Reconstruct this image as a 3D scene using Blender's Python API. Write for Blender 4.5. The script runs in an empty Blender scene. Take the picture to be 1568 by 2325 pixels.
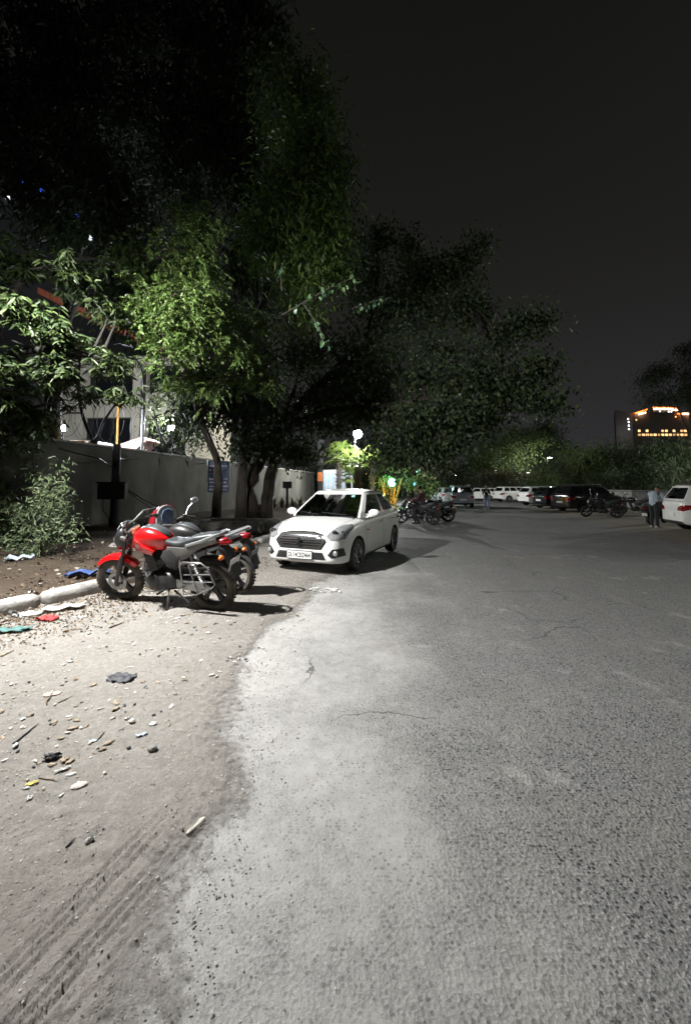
import bpy, bmesh, math, random
import numpy as np
from mathutils import Vector, Matrix, Euler
from mathutils.bvhtree import BVHTree
R = math.radians
rnd = random.Random(7)
rs = np.random.RandomState(11)
SC = bpy.context.scene
COL = SC.collection

# ------------------------------------------------------------------ camera
CAM_H = 1.6
TILT = math.atan(59.6 / 905.7)
cd = bpy.data.cameras.new('camera')
cam = bpy.data.objects.new('camera', cd); COL.objects.link(cam)
cam.location = (0, 0, CAM_H)
cam.rotation_euler = (R(90) + TILT, 0, 0)
cd.sensor_fit = 'VERTICAL'; cd.sensor_height = 36.0
cd.lens = 36.0 * 905.7 / 2324.4
cd.shift_y = -(2324.4 / 2 - 1045.4) / 2324.4
cd.clip_start = 0.05; cd.clip_end = 1500
SC.camera = cam

# ------------------------------------------------------------------ night sky
W = bpy.data.worlds.new("World"); SC.world = W; W.use_nodes = True
nt = W.node_tree; nt.nodes.clear()
wo = nt.nodes.new('ShaderNodeOutputWorld'); bg = nt.nodes.new('ShaderNodeBackground')
tc = nt.nodes.new('ShaderNodeTexCoord'); sx = nt.nodes.new('ShaderNodeSeparateXYZ')
cr = nt.nodes.new('ShaderNodeValToRGB'); nz = nt.nodes.new('ShaderNodeTexNoise')
mx = nt.nodes.new('ShaderNodeMath'); mx.operation = 'MULTIPLY_ADD'
nz.inputs['Scale'].default_value = 1.6; nz.inputs['Detail'].default_value = 3
nt.links.new(tc.outputs['Generated'], sx.inputs[0]); nt.links.new(tc.outputs['Generated'], nz.inputs['Vector'])
nt.links.new(nz.outputs['Fac'], mx.inputs[0]); mx.inputs[1].default_value = 0.16
nt.links.new(sx.outputs['Z'], mx.inputs[2])
nt.links.new(mx.outputs[0], cr.inputs[0])
e = cr.color_ramp.elements
e[0].position = 0.06; e[0].color = (0.0310, 0.0308, 0.0345, 1)
e[1].position = 0.95; e[1].color = (0.0060, 0.0062, 0.0056, 1)
m_ = cr.color_ramp.elements.new(0.30); m_.color = (0.0225, 0.0220, 0.0228, 1)
m_ = cr.color_ramp.elements.new(0.52); m_.color = (0.0145, 0.0142, 0.0132, 1)
m_ = cr.color_ramp.elements.new(0.72); m_.color = (0.0100, 0.0102, 0.0090, 1)
nt.links.new(cr.outputs[0], bg.inputs[0]); bg.inputs[1].default_value = 1.0
nt.links.new(bg.outputs[0], wo.inputs[0])

vs = SC.view_settings
vs.view_transform = 'Standard'; vs.look = 'None'; vs.gamma = 1; vs.use_curve_mapping = False
vs.exposure = 0.0
SC.cycles.max_bounces = 6; SC.cycles.transparent_max_bounces = 24
SC.cycles.sample_clamp_indirect = 3.0
SC.cycles.use_denoising = True
try: SC.cycles.use_light_tree = True
except Exception: pass

def at(px, py, Y):
    """scene point at depth Y seen in the direction px, py of the photograph (1568 wide)"""
    u = (px - 784) / 905.7; v = (1045.4 - py) / 905.7
    b = math.cos(TILT) - v * math.sin(TILT); c = math.sin(TILT) + v * math.cos(TILT)
    k = Y / b
    return Vector((u * k, Y, CAM_H + c * k))
def onground(px, py, z=0.0):
    u = (px - 784) / 905.7; v = (1045.4 - py) / 905.7
    b = math.cos(TILT) - v * math.sin(TILT); c = math.sin(TILT) + v * math.cos(TILT)
    k = (z - CAM_H) / c
    return Vector((u * k, b * k, z))

# ------------------------------------------------------------------ helpers
def link(o, parent=None):
    COL.objects.link(o)
    if parent is not None: o.parent = parent
    return o
def tag(o, label=None, cat=None, group=None, kind=None):
    if label: o['label'] = label
    if cat: o['category'] = cat
    if group: o['group'] = group
    if kind: o['kind'] = kind
    return o
def empty(name, loc=(0, 0, 0), rz=0.0, label=None, cat=None, group=None, scale=1.0):
    o = bpy.data.objects.new(name, None); o.empty_display_size = 0.2
    o.location = loc; o.rotation_euler = (0, 0, rz); o.scale = (scale,) * 3
    COL.objects.link(o)
    return tag(o, label, cat, group)
def kids(o): return list(o.children)
def copy_tree(o, parent=None):
    c = o.copy(); COL.objects.link(c)
    if parent is not None: c.parent = parent
    for ch in kids(o): copy_tree(ch, c)
    return c

class MB:
    """collects shapes, builds ONE mesh object"""
    def __init__(s, M=None): s.v = []; s.f = []; s.M = M; s.mi = []
    def _add(s, vs_, fs, mi=0):
        b = len(s.v)
        if s.M is not None: vs_ = [s.M @ Vector(p) for p in vs_]
        s.v += [tuple(p) for p in vs_]
        s.f += [tuple(b + i for i in q) for q in fs]; s.mi += [mi] * len(fs)
        return s
    def box(s, c, d, rot=None, mi=0, taper=1.0):
        x, y, z = d[0] / 2, d[1] / 2, d[2] / 2
        P = [Vector((a * x * (taper if k > 0 else 1), b * y * (taper if k > 0 else 1), k * z)) for k in (-1, 1) for a, b in ((-1, -1), (1, -1), (1, 1), (-1, 1))]
        if rot is not None:
            m = Euler(rot).to_matrix(); P = [m @ p for p in P]
        P = [p + Vector(c) for p in P]
        return s._add(P, [(3, 2, 1, 0), (4, 5, 6, 7), (0, 1, 5, 4), (1, 2, 6, 5), (2, 3, 7, 6), (3, 0, 4, 7)], mi)
    def tube(s, pts, r, n=8, mi=0, cap=True, flat=1.0):
        pts = [Vector(p) for p in pts]; rr = r if isinstance(r, (list, tuple)) else [r] * len(pts)
        rings = []; up = None
        for i, p in enumerate(pts):
            d = (pts[min(i + 1, len(pts) - 1)] - pts[max(i - 1, 0)])
            if d.length < 1e-9: d = Vector((0, 0, 1))
            d.normalize()
            if up is None: up = Vector((0, 0, 1)) if abs(d.z) < .9 else Vector((1, 0, 0))
            a = d.cross(up); 
            if a.length < 1e-6: a = d.orthogonal()
            a.normalize(); b = a.cross(d).normalized(); up = b
            rings.append([p + (a * math.cos(t) + b * math.sin(t) * flat) * rr[i] for t in [2 * math.pi * k / n for k in range(n)]])
        return s.loft(rings, mi, cap)
    def loft(s, rings, mi=0, cap=True, closed=True):
        n = len(rings[0]); V = [p for r in rings for p in r]; F = []
        for i in range(len(rings) - 1):
            for k in range(n if closed else n - 1):
                k2 = (k + 1) % n
                F.append((i * n + k, i * n + k2, (i + 1) * n + k2, (i + 1) * n + k))
        if cap and closed:
            F.append(tuple(range(n))[::-1]); F.append(tuple((len(rings) - 1) * n + k for k in range(n)))
        return s._add(V, F, mi)
    def lathe(s, prof, c=(0, 0, 0), axis='z', n=24, mi=0, ang=(0, 360), cap=False):
        full = abs(ang[1] - ang[0]) >= 360; m = n if full else n + 1; rings = []
        for k in range(m):
            t = R(ang[0]) + R(ang[1] - ang[0]) * k / n; ring = []
            for r, h in prof:
                if axis == 'z': p = (r * math.cos(t), r * math.sin(t), h)
                elif axis == 'y': p = (r * math.cos(t), h, r * math.sin(t))
                else: p = (h, r * math.cos(t), r * math.sin(t))
                ring.append(Vector(p) + Vector(c))
            rings.append(ring)
        V = [p for r_ in rings for p in r_]; q = len(prof); F = []
        for i in range(m if full else m - 1):
            j = (i + 1) % m
            for k in range(q - 1): F.append((i * q + k, j * q + k, j * q + k + 1, i * q + k + 1))
        return s._add(V, F, mi)
    def ball(s, c, r, n=12, mi=0, rot=None):
        r = r if isinstance(r, (list, tuple)) else (r, r, r); rings = []
        m = Euler(rot).to_matrix() if rot else None
        for i in range(1, n // 2):
            ph = math.pi * i / (n // 2)
            ring = [Vector((r[0] * math.sin(ph) * math.cos(2 * math.pi * k / n), r[1] * math.sin(ph) * math.sin(2 * math.pi * k / n), r[2] * math.cos(ph))) for k in range(n)]
            rings.append([(m @ p if m else p) + Vector(c) for p in ring])
        return s.loft(rings, mi)
    def poly(s, pts, mi=0): return s._add(pts, [tuple(range(len(pts)))], mi)
    def prism(s, pts, d, mi=0):
        n = len(pts); a = [Vector(p) for p in pts]; b = [p + Vector(d) for p in a]
        return s._add(a + b, [tuple(range(n))[::-1], tuple(range(n, 2 * n))] + [(i, (i + 1) % n, n + (i + 1) % n, n + i) for i in range(n)], mi)
    def build(s, name, mat, parent=None, smooth=True, bevel=0, sub=0, angle=40, loc=None):
        me = bpy.data.meshes.new(name); me.from_pydata(s.v, [], s.f)
        mats = mat if isinstance(mat, (list, tuple)) else [mat]
        for m in mats: me.materials.append(m)
        if len(mats) > 1: me.polygons.foreach_set('material_index', s.mi)
        bm = bmesh.new(); bm.from_mesh(me)
        bmesh.ops.recalc_face_normals(bm, faces=bm.faces)
        if bevel:
            bmesh.ops.remove_doubles(bm, verts=bm.verts, dist=1e-5)
            ed = [q for q in bm.edges if len(q.link_faces) == 2 and q.calc_face_angle(0) > R(30)]
            bmesh.ops.bevel(bm, geom=ed, offset=bevel, segments=2, profile=.6, affect='EDGES', clamp_overlap=True)
        bm.to_mesh(me); bm.free()
        o = bpy.data.objects.new(name, me); link(o, parent)
        if sub:
            md = o.modifiers.new('s', 'SUBSURF'); md.levels = sub; md.render_levels = sub; bake(o)
            me = o.data
        if smooth:
            me.polygons.foreach_set('use_smooth', [True] * len(me.polygons))
            me.set_sharp_from_angle(angle=R(angle))
        if loc is not None: o.location = loc
        return o

def bake(o):
    bpy.context.view_layer.update()
    dg = bpy.context.evaluated_depsgraph_get()
    me = bpy.data.meshes.new_from_object(o.evaluated_get(dg))
    o.modifiers.clear(); old = o.data; o.data = me; me.name = o.name
    try: bpy.data.meshes.remove(old)
    except Exception: pass
    return o

# ------------------------------------------------------------------ materials
def mat(name, c, rough=.6, metal=0.0, var=.15, scale=6.0, bump=0.0, bscale=40.0, coat=0.0, emit=None, es=0.0, spec=.5, c2=None, detail=4):
    m = bpy.data.materials.new(name); m.use_nodes = True; n = m.node_tree; b = n.nodes['Principled BSDF']
    b.inputs['Roughness'].default_value = rough; b.inputs['Metallic'].default_value = metal
    b.inputs['Coat Weight'].default_value = coat; b.inputs['Coat Roughness'].default_value = .05
    b.inputs['Specular IOR Level'].default_value = spec
    t = n.nodes.new('ShaderNodeTexCoord'); z = n.nodes.new('ShaderNodeTexNoise')
    z.inputs['Scale'].default_value = scale; z.inputs['Detail'].default_value = detail
    n.links.new(t.outputs['Object'], z.inputs['Vector'])
    r = n.nodes.new('ShaderNodeValToRGB'); q = r.color_ramp.elements
    c2 = c2 or tuple(min(1, x * (1 + var)) for x in c)
    q[0].position = .35; q[0].color = (*[x * (1 - var) for x in c], 1); q[1].position = .65; q[1].color = (*c2, 1)
    n.links.new(z.outputs['Fac'], r.inputs[0]); n.links.new(r.outputs[0], b.inputs['Base Color'])
    if bump:
        z2 = n.nodes.new('ShaderNodeTexNoise'); z2.inputs['Scale'].default_value = bscale; z2.inputs['Detail'].default_value = 5
        n.links.new(t.outputs['Object'], z2.inputs['Vector'])
        bp = n.nodes.new('ShaderNodeBump'); bp.inputs['Strength'].default_value = min(1, bump); bp.inputs['Distance'].default_value = .02
        n.links.new(z2.outputs['Fac'], bp.inputs['Height']); n.links.new(bp.outputs[0], b.inputs['Normal'])
    if emit:
        b.inputs['Emission Color'].default_value = (*emit, 1); b.inputs['Emission Strength'].default_value = es
    return m
def leafmat(name, a, b_, rough=.45, trans=.25):
    m = bpy.data.materials.new(name); m.use_nodes = True; n = m.node_tree; n.nodes.clear()
    o = n.nodes.new('ShaderNodeOutputMaterial'); p = n.nodes.new('ShaderNodeBsdfPrincipled'); tr = n.nodes.new('ShaderNodeBsdfTranslucent')
    mxs = n.nodes.new('ShaderNodeMixShader'); g = n.nodes.new('ShaderNodeNewGeometry'); r = n.nodes.new('ShaderNodeValToRGB')
    r.color_ramp.elements[0].color = (*a, 1); r.color_ramp.elements[1].color = (*b_, 1)
    n.links.new(g.outputs['Random Per Island'], r.inputs[0])
    n.links.new(r.outputs[0], p.inputs['Base Color']); n.links.new(r.outputs[0], tr.inputs['Color'])
    p.inputs['Roughness'].default_value = rough; p.inputs['Specular IOR Level'].default_value = .35; mxs.inputs[0].default_value = trans
    n.links.new(p.outputs[0], mxs.inputs[1]); n.links.new(tr.outputs[0], mxs.inputs[2]); n.links.new(mxs.outputs[0], o.inputs[0])
    return m
def glassmat(name, tint=(.35, .4, .38), rough=.02, fac=.12):
    m = bpy.data.materials.new(name); m.use_nodes = True; n = m.node_tree; n.nodes.clear()
    o = n.nodes.new('ShaderNodeOutputMaterial'); t = n.nodes.new('ShaderNodeBsdfTransparent'); g = n.nodes.new('ShaderNodeBsdfGlossy')
    f = n.nodes.new('ShaderNodeFresnel'); f.inputs[0].default_value = 1.5; mxs = n.nodes.new('ShaderNodeMixShader')
    t.inputs[0].default_value = (*tint, 1); g.inputs['Roughness'].default_value = rough; g.inputs[0].default_value = (.9, .9, .9, 1)
    n.links.new(f.outputs[0], mxs.inputs[0]); n.links.new(t.outputs[0], mxs.inputs[1]); n.links.new(g.outputs[0], mxs.inputs[2]); n.links.new(mxs.outputs[0], o.inputs[0])
    return m
def emis(name, c, s): return mat(name, (.02, .02, .02), .5, emit=c, es=s)

M = {}
M['white_paint'] = mat('white_paint', (.78, .78, .76), .32, coat=.7, var=.03, scale=3)
M['silver_paint'] = mat('silver_paint', (.36, .38, .39), .3, .5, coat=.6, var=.05)
M['grey_paint'] = mat('grey_paint', (.16, .18, .18), .3, .4, coat=.7, var=.05)
M['black_paint'] = mat('black_paint', (.012, .012, .014), .2, coat=.8, var=.05)
M['maroon_paint'] = mat('maroon_paint', (.02, .012, .014), .2, coat=.8, var=.05)
M['glass'] = glassmat('car_glass', (.15, .17, .165))
M['dark_glass'] = mat('dark_glass', (.008, .009, .01), .06, var=.1, spec=.7)
M['interior'] = mat('interior_fabric', (.035, .036, .038), .85, bump=.2)
M['beige'] = mat('beige_fabric', (.42, .40, .36), .8)
M['tyre'] = mat('tyre_rubber', (.022, .021, .020), .8, var=.4, scale=9, bump=.3, bscale=90)
M['tyre_dusty'] = mat('tyre_rubber_dusty', (.045, .040, .033), .9, var=.5, scale=7, c2=(.12, .105, .085), bump=.4, bscale=70)
M['rim'] = mat('steel_rim', (.4, .41, .42), .35, .7, var=.1)
M['alloy_black'] = mat('alloy_black', (.018, .018, .018), .45, .3, var=.3)
M['chrome'] = mat('chrome', (.75, .76, .78), .12, 1.0, var=.03)
M['metal'] = mat('dull_metal', (.30, .30, .30), .38, .85, var=.25, scale=20)
M['dark_metal'] = mat('dark_metal', (.045, .045, .047), .45, .6, var=.3)
M['black'] = mat('black_plastic', (.018, .018, .019), .42, var=.3, scale=12)
M['blackm'] = mat('black_matte', (.022, .022, .023), .8, var=.3, scale=12)
M['seat'] = mat('seat_vinyl', (.050, .054, .058), .38, var=.35, scale=9, bump=.3, bscale=18)
M['red'] = mat('red_enamel', (.62, .008, .010), .22, coat=.8, var=.08)
M['dark_red'] = mat('dark_red_enamel', (.22, .010, .016), .25, coat=.8, var=.1)
M['greypanel'] = mat('grey_panel', (.13, .127, .12), .4, .3, var=.1)
M['lens'] = mat('clear_lens', (.55, .57, .58), .08, .6, var=.25, scale=30, spec=.9)
M['lensdark'] = mat('smoked_lens', (.06, .065, .07), .08, .3, var=.4, scale=40)
M['redlens'] = mat('red_lens', (.20, .004, .006), .12, coat=.6, var=.2, scale=30)
M['orangelens'] = mat('orange_lens', (.75, .16, .02), .2, coat=.4, var=.1)
M['plate'] = mat('plate_white', (.72, .72, .70), .5, var=.04)
M['ink'] = mat('black_ink', (.012, .012, .012), .6, var=.05)
M['bark'] = mat('bark', (.030, .024, .019), .9, var=.4, scale=14, bump=.9, bscale=24)
M['bark_pale'] = mat('bark_pale', (.20, .165, .125), .9, var=.35, scale=12, bump=.8, bscale=24)
M['wallplaster'] = mat('wall_plaster', (.085, .084, .074), .95, var=.22, scale=.9, bump=.25, bscale=14, detail=8)
M['concrete'] = mat('concrete', (.27, .26, .245), .9, var=.35, scale=5, bump=.6, bscale=30, detail=8)
M['beigewall'] = mat('beige_wall', (.40, .37, .29), .95, var=.10, scale=.8, bump=.1)
M['bark_dark'] = mat('bark_dark', (.012, .010, .009), .95, var=.3, scale=14, bump=.7, bscale=24)
# ------------------------------------------------------------------ noise for terrain
def _h(ix, iy, s):
    n = (ix.astype(np.int64) * 374761393 + iy.astype(np.int64) * 668265263 + s * 144269) & 0x7fffffff
    n = ((n ^ (n >> 13)) * 1274126177) & 0x7fffffff
    return ((n ^ (n >> 16)) & 0xffff) / 65535.0
def vnoise(x, y, s=0):
    ix = np.floor(x); iy = np.floor(y); fx = x - ix; fy = y - iy
    fx = fx * fx * (3 - 2 * fx); fy = fy * fy * (3 - 2 * fy)
    a = _h(ix, iy, s); b = _h(ix + 1, iy, s); c = _h(ix, iy + 1, s); d = _h(ix + 1, iy + 1, s)
    return (a * (1 - fx) + b * fx) * (1 - fy) + (c * (1 - fx) + d * fx) * fy
def fbm(x, y, s=0, o=4):
    r = 0; a = .5; t = 0
    for k in range(o): r = r + a * vnoise(x * 2 ** k, y * 2 ** k, s + k); t += a; a *= .5
    return r / t
def npmesh(name, V, F4=None, F3=None, mats=(), parent=None, smooth=True):
    me = bpy.data.meshes.new(name); n4 = 0 if F4 is None else len(F4); n3 = 0 if F3 is None else len(F3)
    me.vertices.add(len(V)); me.vertices.foreach_set('co', np.asarray(V, dtype=np.float32).ravel())
    li = []; st = []; tot = []
    if n4: li.append(np.asarray(F4).ravel()); st.append(np.arange(n4) * 4); tot.append(np.full(n4, 4))
    if n3: li.append(np.asarray(F3).ravel()); st.append(n4 * 4 + np.arange(n3) * 3); tot.append(np.full(n3, 3))
    li = np.concatenate(li); me.loops.add(len(li)); me.polygons.add(n4 + n3)
    me.loops.foreach_set('vertex_index', li.astype(np.int32))
    me.polygons.foreach_set('loop_start', np.concatenate(st).astype(np.int32))
    if smooth: me.polygons.foreach_set('use_smooth', [True] * (n4 + n3))
    me.update(calc_edges=True); me.validate()
    for m in mats: me.materials.append(m)
    return link(bpy.data.objects.new(name, me), parent)
def gridmesh(name, X, Y, Z, mats, parent=None):
    a, b = X.shape; V = np.stack([X.ravel(), Y.ravel(), Z.ravel()], 1)
    i = np.arange(a - 1)[:, None] * b + np.arange(b - 1)[None, :]; i = i.ravel()
    return npmesh(name, V, F4=np.stack([i, i + 1, i + b + 1, i + b], 1), mats=mats, parent=parent)

# ------------------------------------------------------------------ lamps
M['lampglow'] = emis('lamp_glow', (.92, .97, 1.0), 60)
def point(name, loc, W_, c=(1, .98, .95), r=.08, parent=None):
    l = bpy.data.lights.new(name, 'POINT'); l.energy = W_; l.color = c; l.shadow_soft_size = r
    o = bpy.data.objects.new(name, l); o.location = loc; return link(o, parent)
def street_lamp(base, h, arm, label, W_=0, spot=None, c=(1, .99, .965), glow=None, group=None, hs=1.0, glow_r=0):
    t = empty('street_lamp', base, 0, label, 'street lamp', group)
    ax, ay = arm
    MB().tube([(0, 0, 0), (0, 0, h * .5), (0, 0, h - .35)], [.075, .065, .05], 10).lathe([(.001, .0), (.14, 0), (.14, .12), (.08, .3)], n=10).build('pole', M['dark_metal'], t)
    MB().tube([(0, 0, h - .4), (ax * .15, ay * .15, h - .12), (ax * .5, ay * .5, h), (ax * .9, ay * .9, h + .05)], .03, 8).build('arm', M['dark_metal'], t)
    a = math.atan2(ay, ax); hd = Matrix.Translation((ax, ay, h + .04)) @ Matrix.Rotation(a, 4, 'Z')
    g = MB(hd); g.box((0, 0, .03), (.6 * hs, .26 * hs, .09)); hb = g.build('lamp_housing', M['metal'], t, bevel=.02)
    MB(hd).box((.03, 0, -.024), (.46 * hs, .2 * hs, .014)).build('diffuser', glow or M['lampglow'], t)
    if glow_r: MB(hd).ball((.03, 0, -.05), glow_r, 12).build('lamp_glow_ball', glow or M['lampglow'], t)  # oversized glowing ball, stands in for the glare round the lamp
    if W_:
        point('lamp_or_fill_light', hd @ Vector((0.03, 0, -.12 - glow_r)), W_, c, .09, t)
    if spot:
        P, axis, ang, bl = spot
        l = bpy.data.lights.new('lamp_beam', 'SPOT'); l.energy = P; l.color = c; l.spot_size = R(ang); l.spot_blend = bl; l.shadow_soft_size = .07
        o = bpy.data.objects.new('lamp_beam', l); o.location = hd @ Vector((0.03, 0, -.08)); link(o, t)
        o.rotation_euler = Vector(axis).to_track_quat('-Z', 'Y').to_euler()
    return t
# the lamp whose light fills the foreground: its pole stands just outside the left edge
street_lamp((-5.9, 4.2, .1), 5.0, (1.35, .15), 'near street lamp whose white light floods the red motorcycles', W_=170,
            spot=(4900, (.62, .50, -.60), 164, .75))
# the lamp at the end of the compound wall
street_lamp((.82, 34.5, 0), 6.15, (.22, -.25), 'bright white street lamp glowing above the palms behind the sedan', W_=6500, glow_r=.38,
            glow=emis('lamp_glow_far', (.95, .98, 1), 90), spot=(2600, (.25, -.5, -.8), 165, .5))
M['smallglow'] = emis('small_lamp_glow', (1, .97, .9), 45)
street_lamp((37.5, 30, 0), 7.5, (-1.2, 0), 'added fill lamp out of view beyond the right edge of the frame', W_=8500, c=(.95, 1, .9))  # added lamp, never in view: brightens the right hand trees and parked cars
for i, (px, py, h, W_, lab) in enumerate([
        (1247, 1039, 7, 5200, 'distant lit street lamp among the feathery trees at right'),
        (1199, 1073, 6, 0, 'tiny lit street lamp low before the right hand trees'),
        (1128, 1068, 6, 2500, 'small lit street lamp behind the white crossover'),
        (1068, 1077, 6, 2500, 'far lit street lamp above the grey car roof, right of the paired lamps'),
        (1045, 1080, 6, 0, 'tiny far lamp, right one of the pair over the grey car'),
        (1031, 1079, 6, 0, 'tiny far lamp, left one of the pair over the grey car'),
        (997, 1076, 6, 1200, 'far lit lamp beside the garden bush')]):
    Yd = min(150, (h - 1.6) / ((1105 - py) / 905.7)); p = at(px, py, Yd)
    street_lamp((p.x - .5, p.y, 0), p.z, (.5, 0), lab, W_=W_ * 1.0, c=(.95, 1, .88), glow=M['smallglow'], group='street lamps along the far road', hs=.9 + Yd / 90)

# ------------------------------------------------------------------ ground materials
def nd(n, t, **k):
    x = n.nodes.new(t)
    for a, b in k.items(): setattr(x, a, b)
    return x
def asphalt_mat():
    m = bpy.data.materials.new('asphalt'); m.use_nodes = True; n = m.node_tree; b = n.nodes['Principled BSDF']; L = n.links.new
    t = nd(n, 'ShaderNodeTexCoord'); O = t.outputs['Object']
    def noise(sc, det=4, rough=.55):
        z = nd(n, 'ShaderNodeTexNoise'); z.inputs['Scale'].default_value = sc; z.inputs['Detail'].default_value = det; z.inputs['Roughness'].default_value = rough
        L(O, z.inputs['Vector']); return z.outputs['Fac']
    def mapr(x, a, b_, c=0, d=1):
        r = nd(n, 'ShaderNodeMapRange'); r.inputs[1].default_value = a; r.inputs[2].default_value = b_; r.inputs[3].default_value = c; r.inputs[4].default_value = d; r.interpolation_type = 'SMOOTHSTEP'
        L(x, r.inputs[0]); return r.outputs[0]
    def mth(op, a, b_=None, cl=False):
        r = nd(n, 'ShaderNodeMath', operation=op); r.use_clamp = cl
        for i, v in enumerate((a, b_)):
            if v is None: continue
            if isinstance(v, (int, float)): r.inputs[i].default_value = v
            else: L(v, r.inputs[i])
        return r.outputs[0]
    def mix(f, a, b_):
        r = nd(n, 'ShaderNodeMix', data_type='RGBA')
        if isinstance(f, (int, float)): r.inputs[0].default_value = f
        else: L(f, r.inputs[0])
        for i, v in ((6, a), (7, b_)):
            if isinstance(v, tuple): r.inputs[i].default_value = (*v, 1)
            else: L(v, r.inputs[i])
        return r.outputs[2]
    sep = nd(n, 'ShaderNodeSeparateXYZ'); L(O, sep.inputs[0])
    v = nd(n, 'ShaderNodeTexVoronoi'); v.inputs['Scale'].default_value = 62; v.inputs['Randomness'].default_value = 1
    v2 = nd(n, 'ShaderNodeTexVoronoi'); v2.inputs['Scale'].default_value = 58
    wn_ = nd(n, 'ShaderNodeTexNoise'); wn_.inputs['Scale'].default_value = 95; wn_.inputs['Detail'].default_value = 3; L(O, wn_.inputs['Vector'])
    wv = nd(n, 'ShaderNodeVectorMath', operation='MULTIPLY_ADD'); L(wn_.outputs['Color'], wv.inputs[0]); wv.inputs[1].default_value = (.009, .009, 0); L(O, wv.inputs[2])
    for q in (v, v2): L(wv.outputs[0], q.inputs['Vector'])
    # dust laid over the road: thickest beside the shoulder, thinner in patches to the right
    patch = noise(.75, 5, .6); fine = noise(9, 5, .7)
    xd = mth('ADD', mth('MULTIPLY', sep.outputs['X'], -.42), mth('MULTIPLY', patch, 2.1))
    xd = mth('ADD', xd, mth('MULTIPLY', sep.outputs['Y'], .035))
    dust = mapr(mth('ADD', xd, mth('MULTIPLY', fine, .35)), .72, 1.72)
    stone = v.outputs['Distance']; cellc = nd(n, 'ShaderNodeSeparateColor'); L(v.outputs['Color'], cellc.inputs[0])
    tone = mix(mapr(cellc.outputs[0], .1, .9), (.17, .17, .168), (.275, .272, .265))
    tone = mix(mapr(noise(140, 3, .7), .40, .62, .75, 0), tone, (.085, .085, .085))
    cell2 = nd(n, 'ShaderNodeSeparateColor'); L(v2.outputs['Color'], cell2.inputs[0])
    psz = mapr(cell2.outputs[1], .15, 1, -.03, .50)
    pit = mth('MULTIPLY', mapr(mth('SUBTRACT', v2.outputs['Distance'], psz), -.10, .03, 1, 0), 1.0)
    tone = mix(mth('MULTIPLY', pit, .95), tone, (.020, .020, .022))
    tone = mix(mapr(noise(2.3, 3), .45, .75, 0, .35), tone, (.19, .185, .16))
    dustc = mix(mapr(fine, .35, .65), (.345, .34, .325), (.40, .394, .378))
    dustc = mix(mapr(noise(240, 2), .52, .7, 0, .5), dustc, (.17, .165, .155))
    colr = mix(mth('MULTIPLY', dust, .93), tone, dustc)
    colr = mix(mth('MULTIPLY', mth('MULTIPLY', pit, dust), mapr(noise(3.2, 4), .40, .66, .06, .6)), colr, (.07, .07, .07))
    st_ = nd(n, 'ShaderNodeMapping'); st_.inputs['Rotation'].default_value = (0, 0, .25); st_.inputs['Scale'].default_value = (5, 1.3, 1); L(O, st_.inputs[0]); sn = nd(n, 'ShaderNodeTexNoise'); sn.inputs['Scale'].default_value = 1.2; sn.inputs['Detail'].default_value = 6; L(st_.outputs[0], sn.inputs['Vector'])
    colr = mix(mapr(sn.outputs['Fac'], .56, .76, 0, .12), colr, (.44, .43, .41))
    colr = mix(mapr(sn.outputs['Fac'], .44, .30, 0, .18), colr, (.13, .13, .128))
    colr = mix(mapr(noise(1.35, 8, .68), .585, .67, 0, .34), colr, (.42, .41, .39))
    # darker worn road far off and a few rusty stains
    colr = mix(mapr(noise(.35, 3), .58, .72, 0, .22), colr, (.24, .17, .115))
    colr = mix(mapr(noise(.9, 6, .7), .66, .74, 0, .35), colr, (.085, .085, .085))
    cv = nd(n, 'ShaderNodeTexVoronoi'); cv.feature = 'DISTANCE_TO_EDGE'; cv.inputs['Scale'].default_value = .55; wp = nd(n, 'ShaderNodeTexNoise'); wp.inputs['Scale'].default_value = 2.2; wp.inputs['Detail'].default_value = 6; L(O, wp.inputs['Vector'])
    va = nd(n, 'ShaderNodeVectorMath', operation='MULTIPLY_ADD'); L(wp.outputs['Color'], va.inputs[0]); va.inputs[1].default_value = (.5, .5, 0); L(O, va.inputs[2]); L(va.outputs[0], cv.inputs['Vector'])
    crack = mth('MULTIPLY', mapr(cv.outputs['Distance'], .001, .006, 1, 0), mapr(noise(.5, 2), .50, .58, 0, .8))
    colr = mix(crack, colr, (.05, .05, .05))
    L(colr, b.inputs['Base Color']); b.inputs['Roughness'].default_value = .82; b.inputs['Specular IOR Level'].default_value = .4
    hgt = mth('ADD', mth('MULTIPLY', stone, mth('SUBTRACT', 1.0, mth('MULTIPLY', dust, .85))), mth('MULTIPLY', noise(160, 3), .35))
    bp = nd(n, 'ShaderNodeBump'); bp.inputs['Strength'].default_value = .75; bp.inputs['Distance'].default_value = .008
    L(hgt, bp.inputs['Height']); L(bp.outputs[0], b.inputs['Normal'])
    return m
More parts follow.
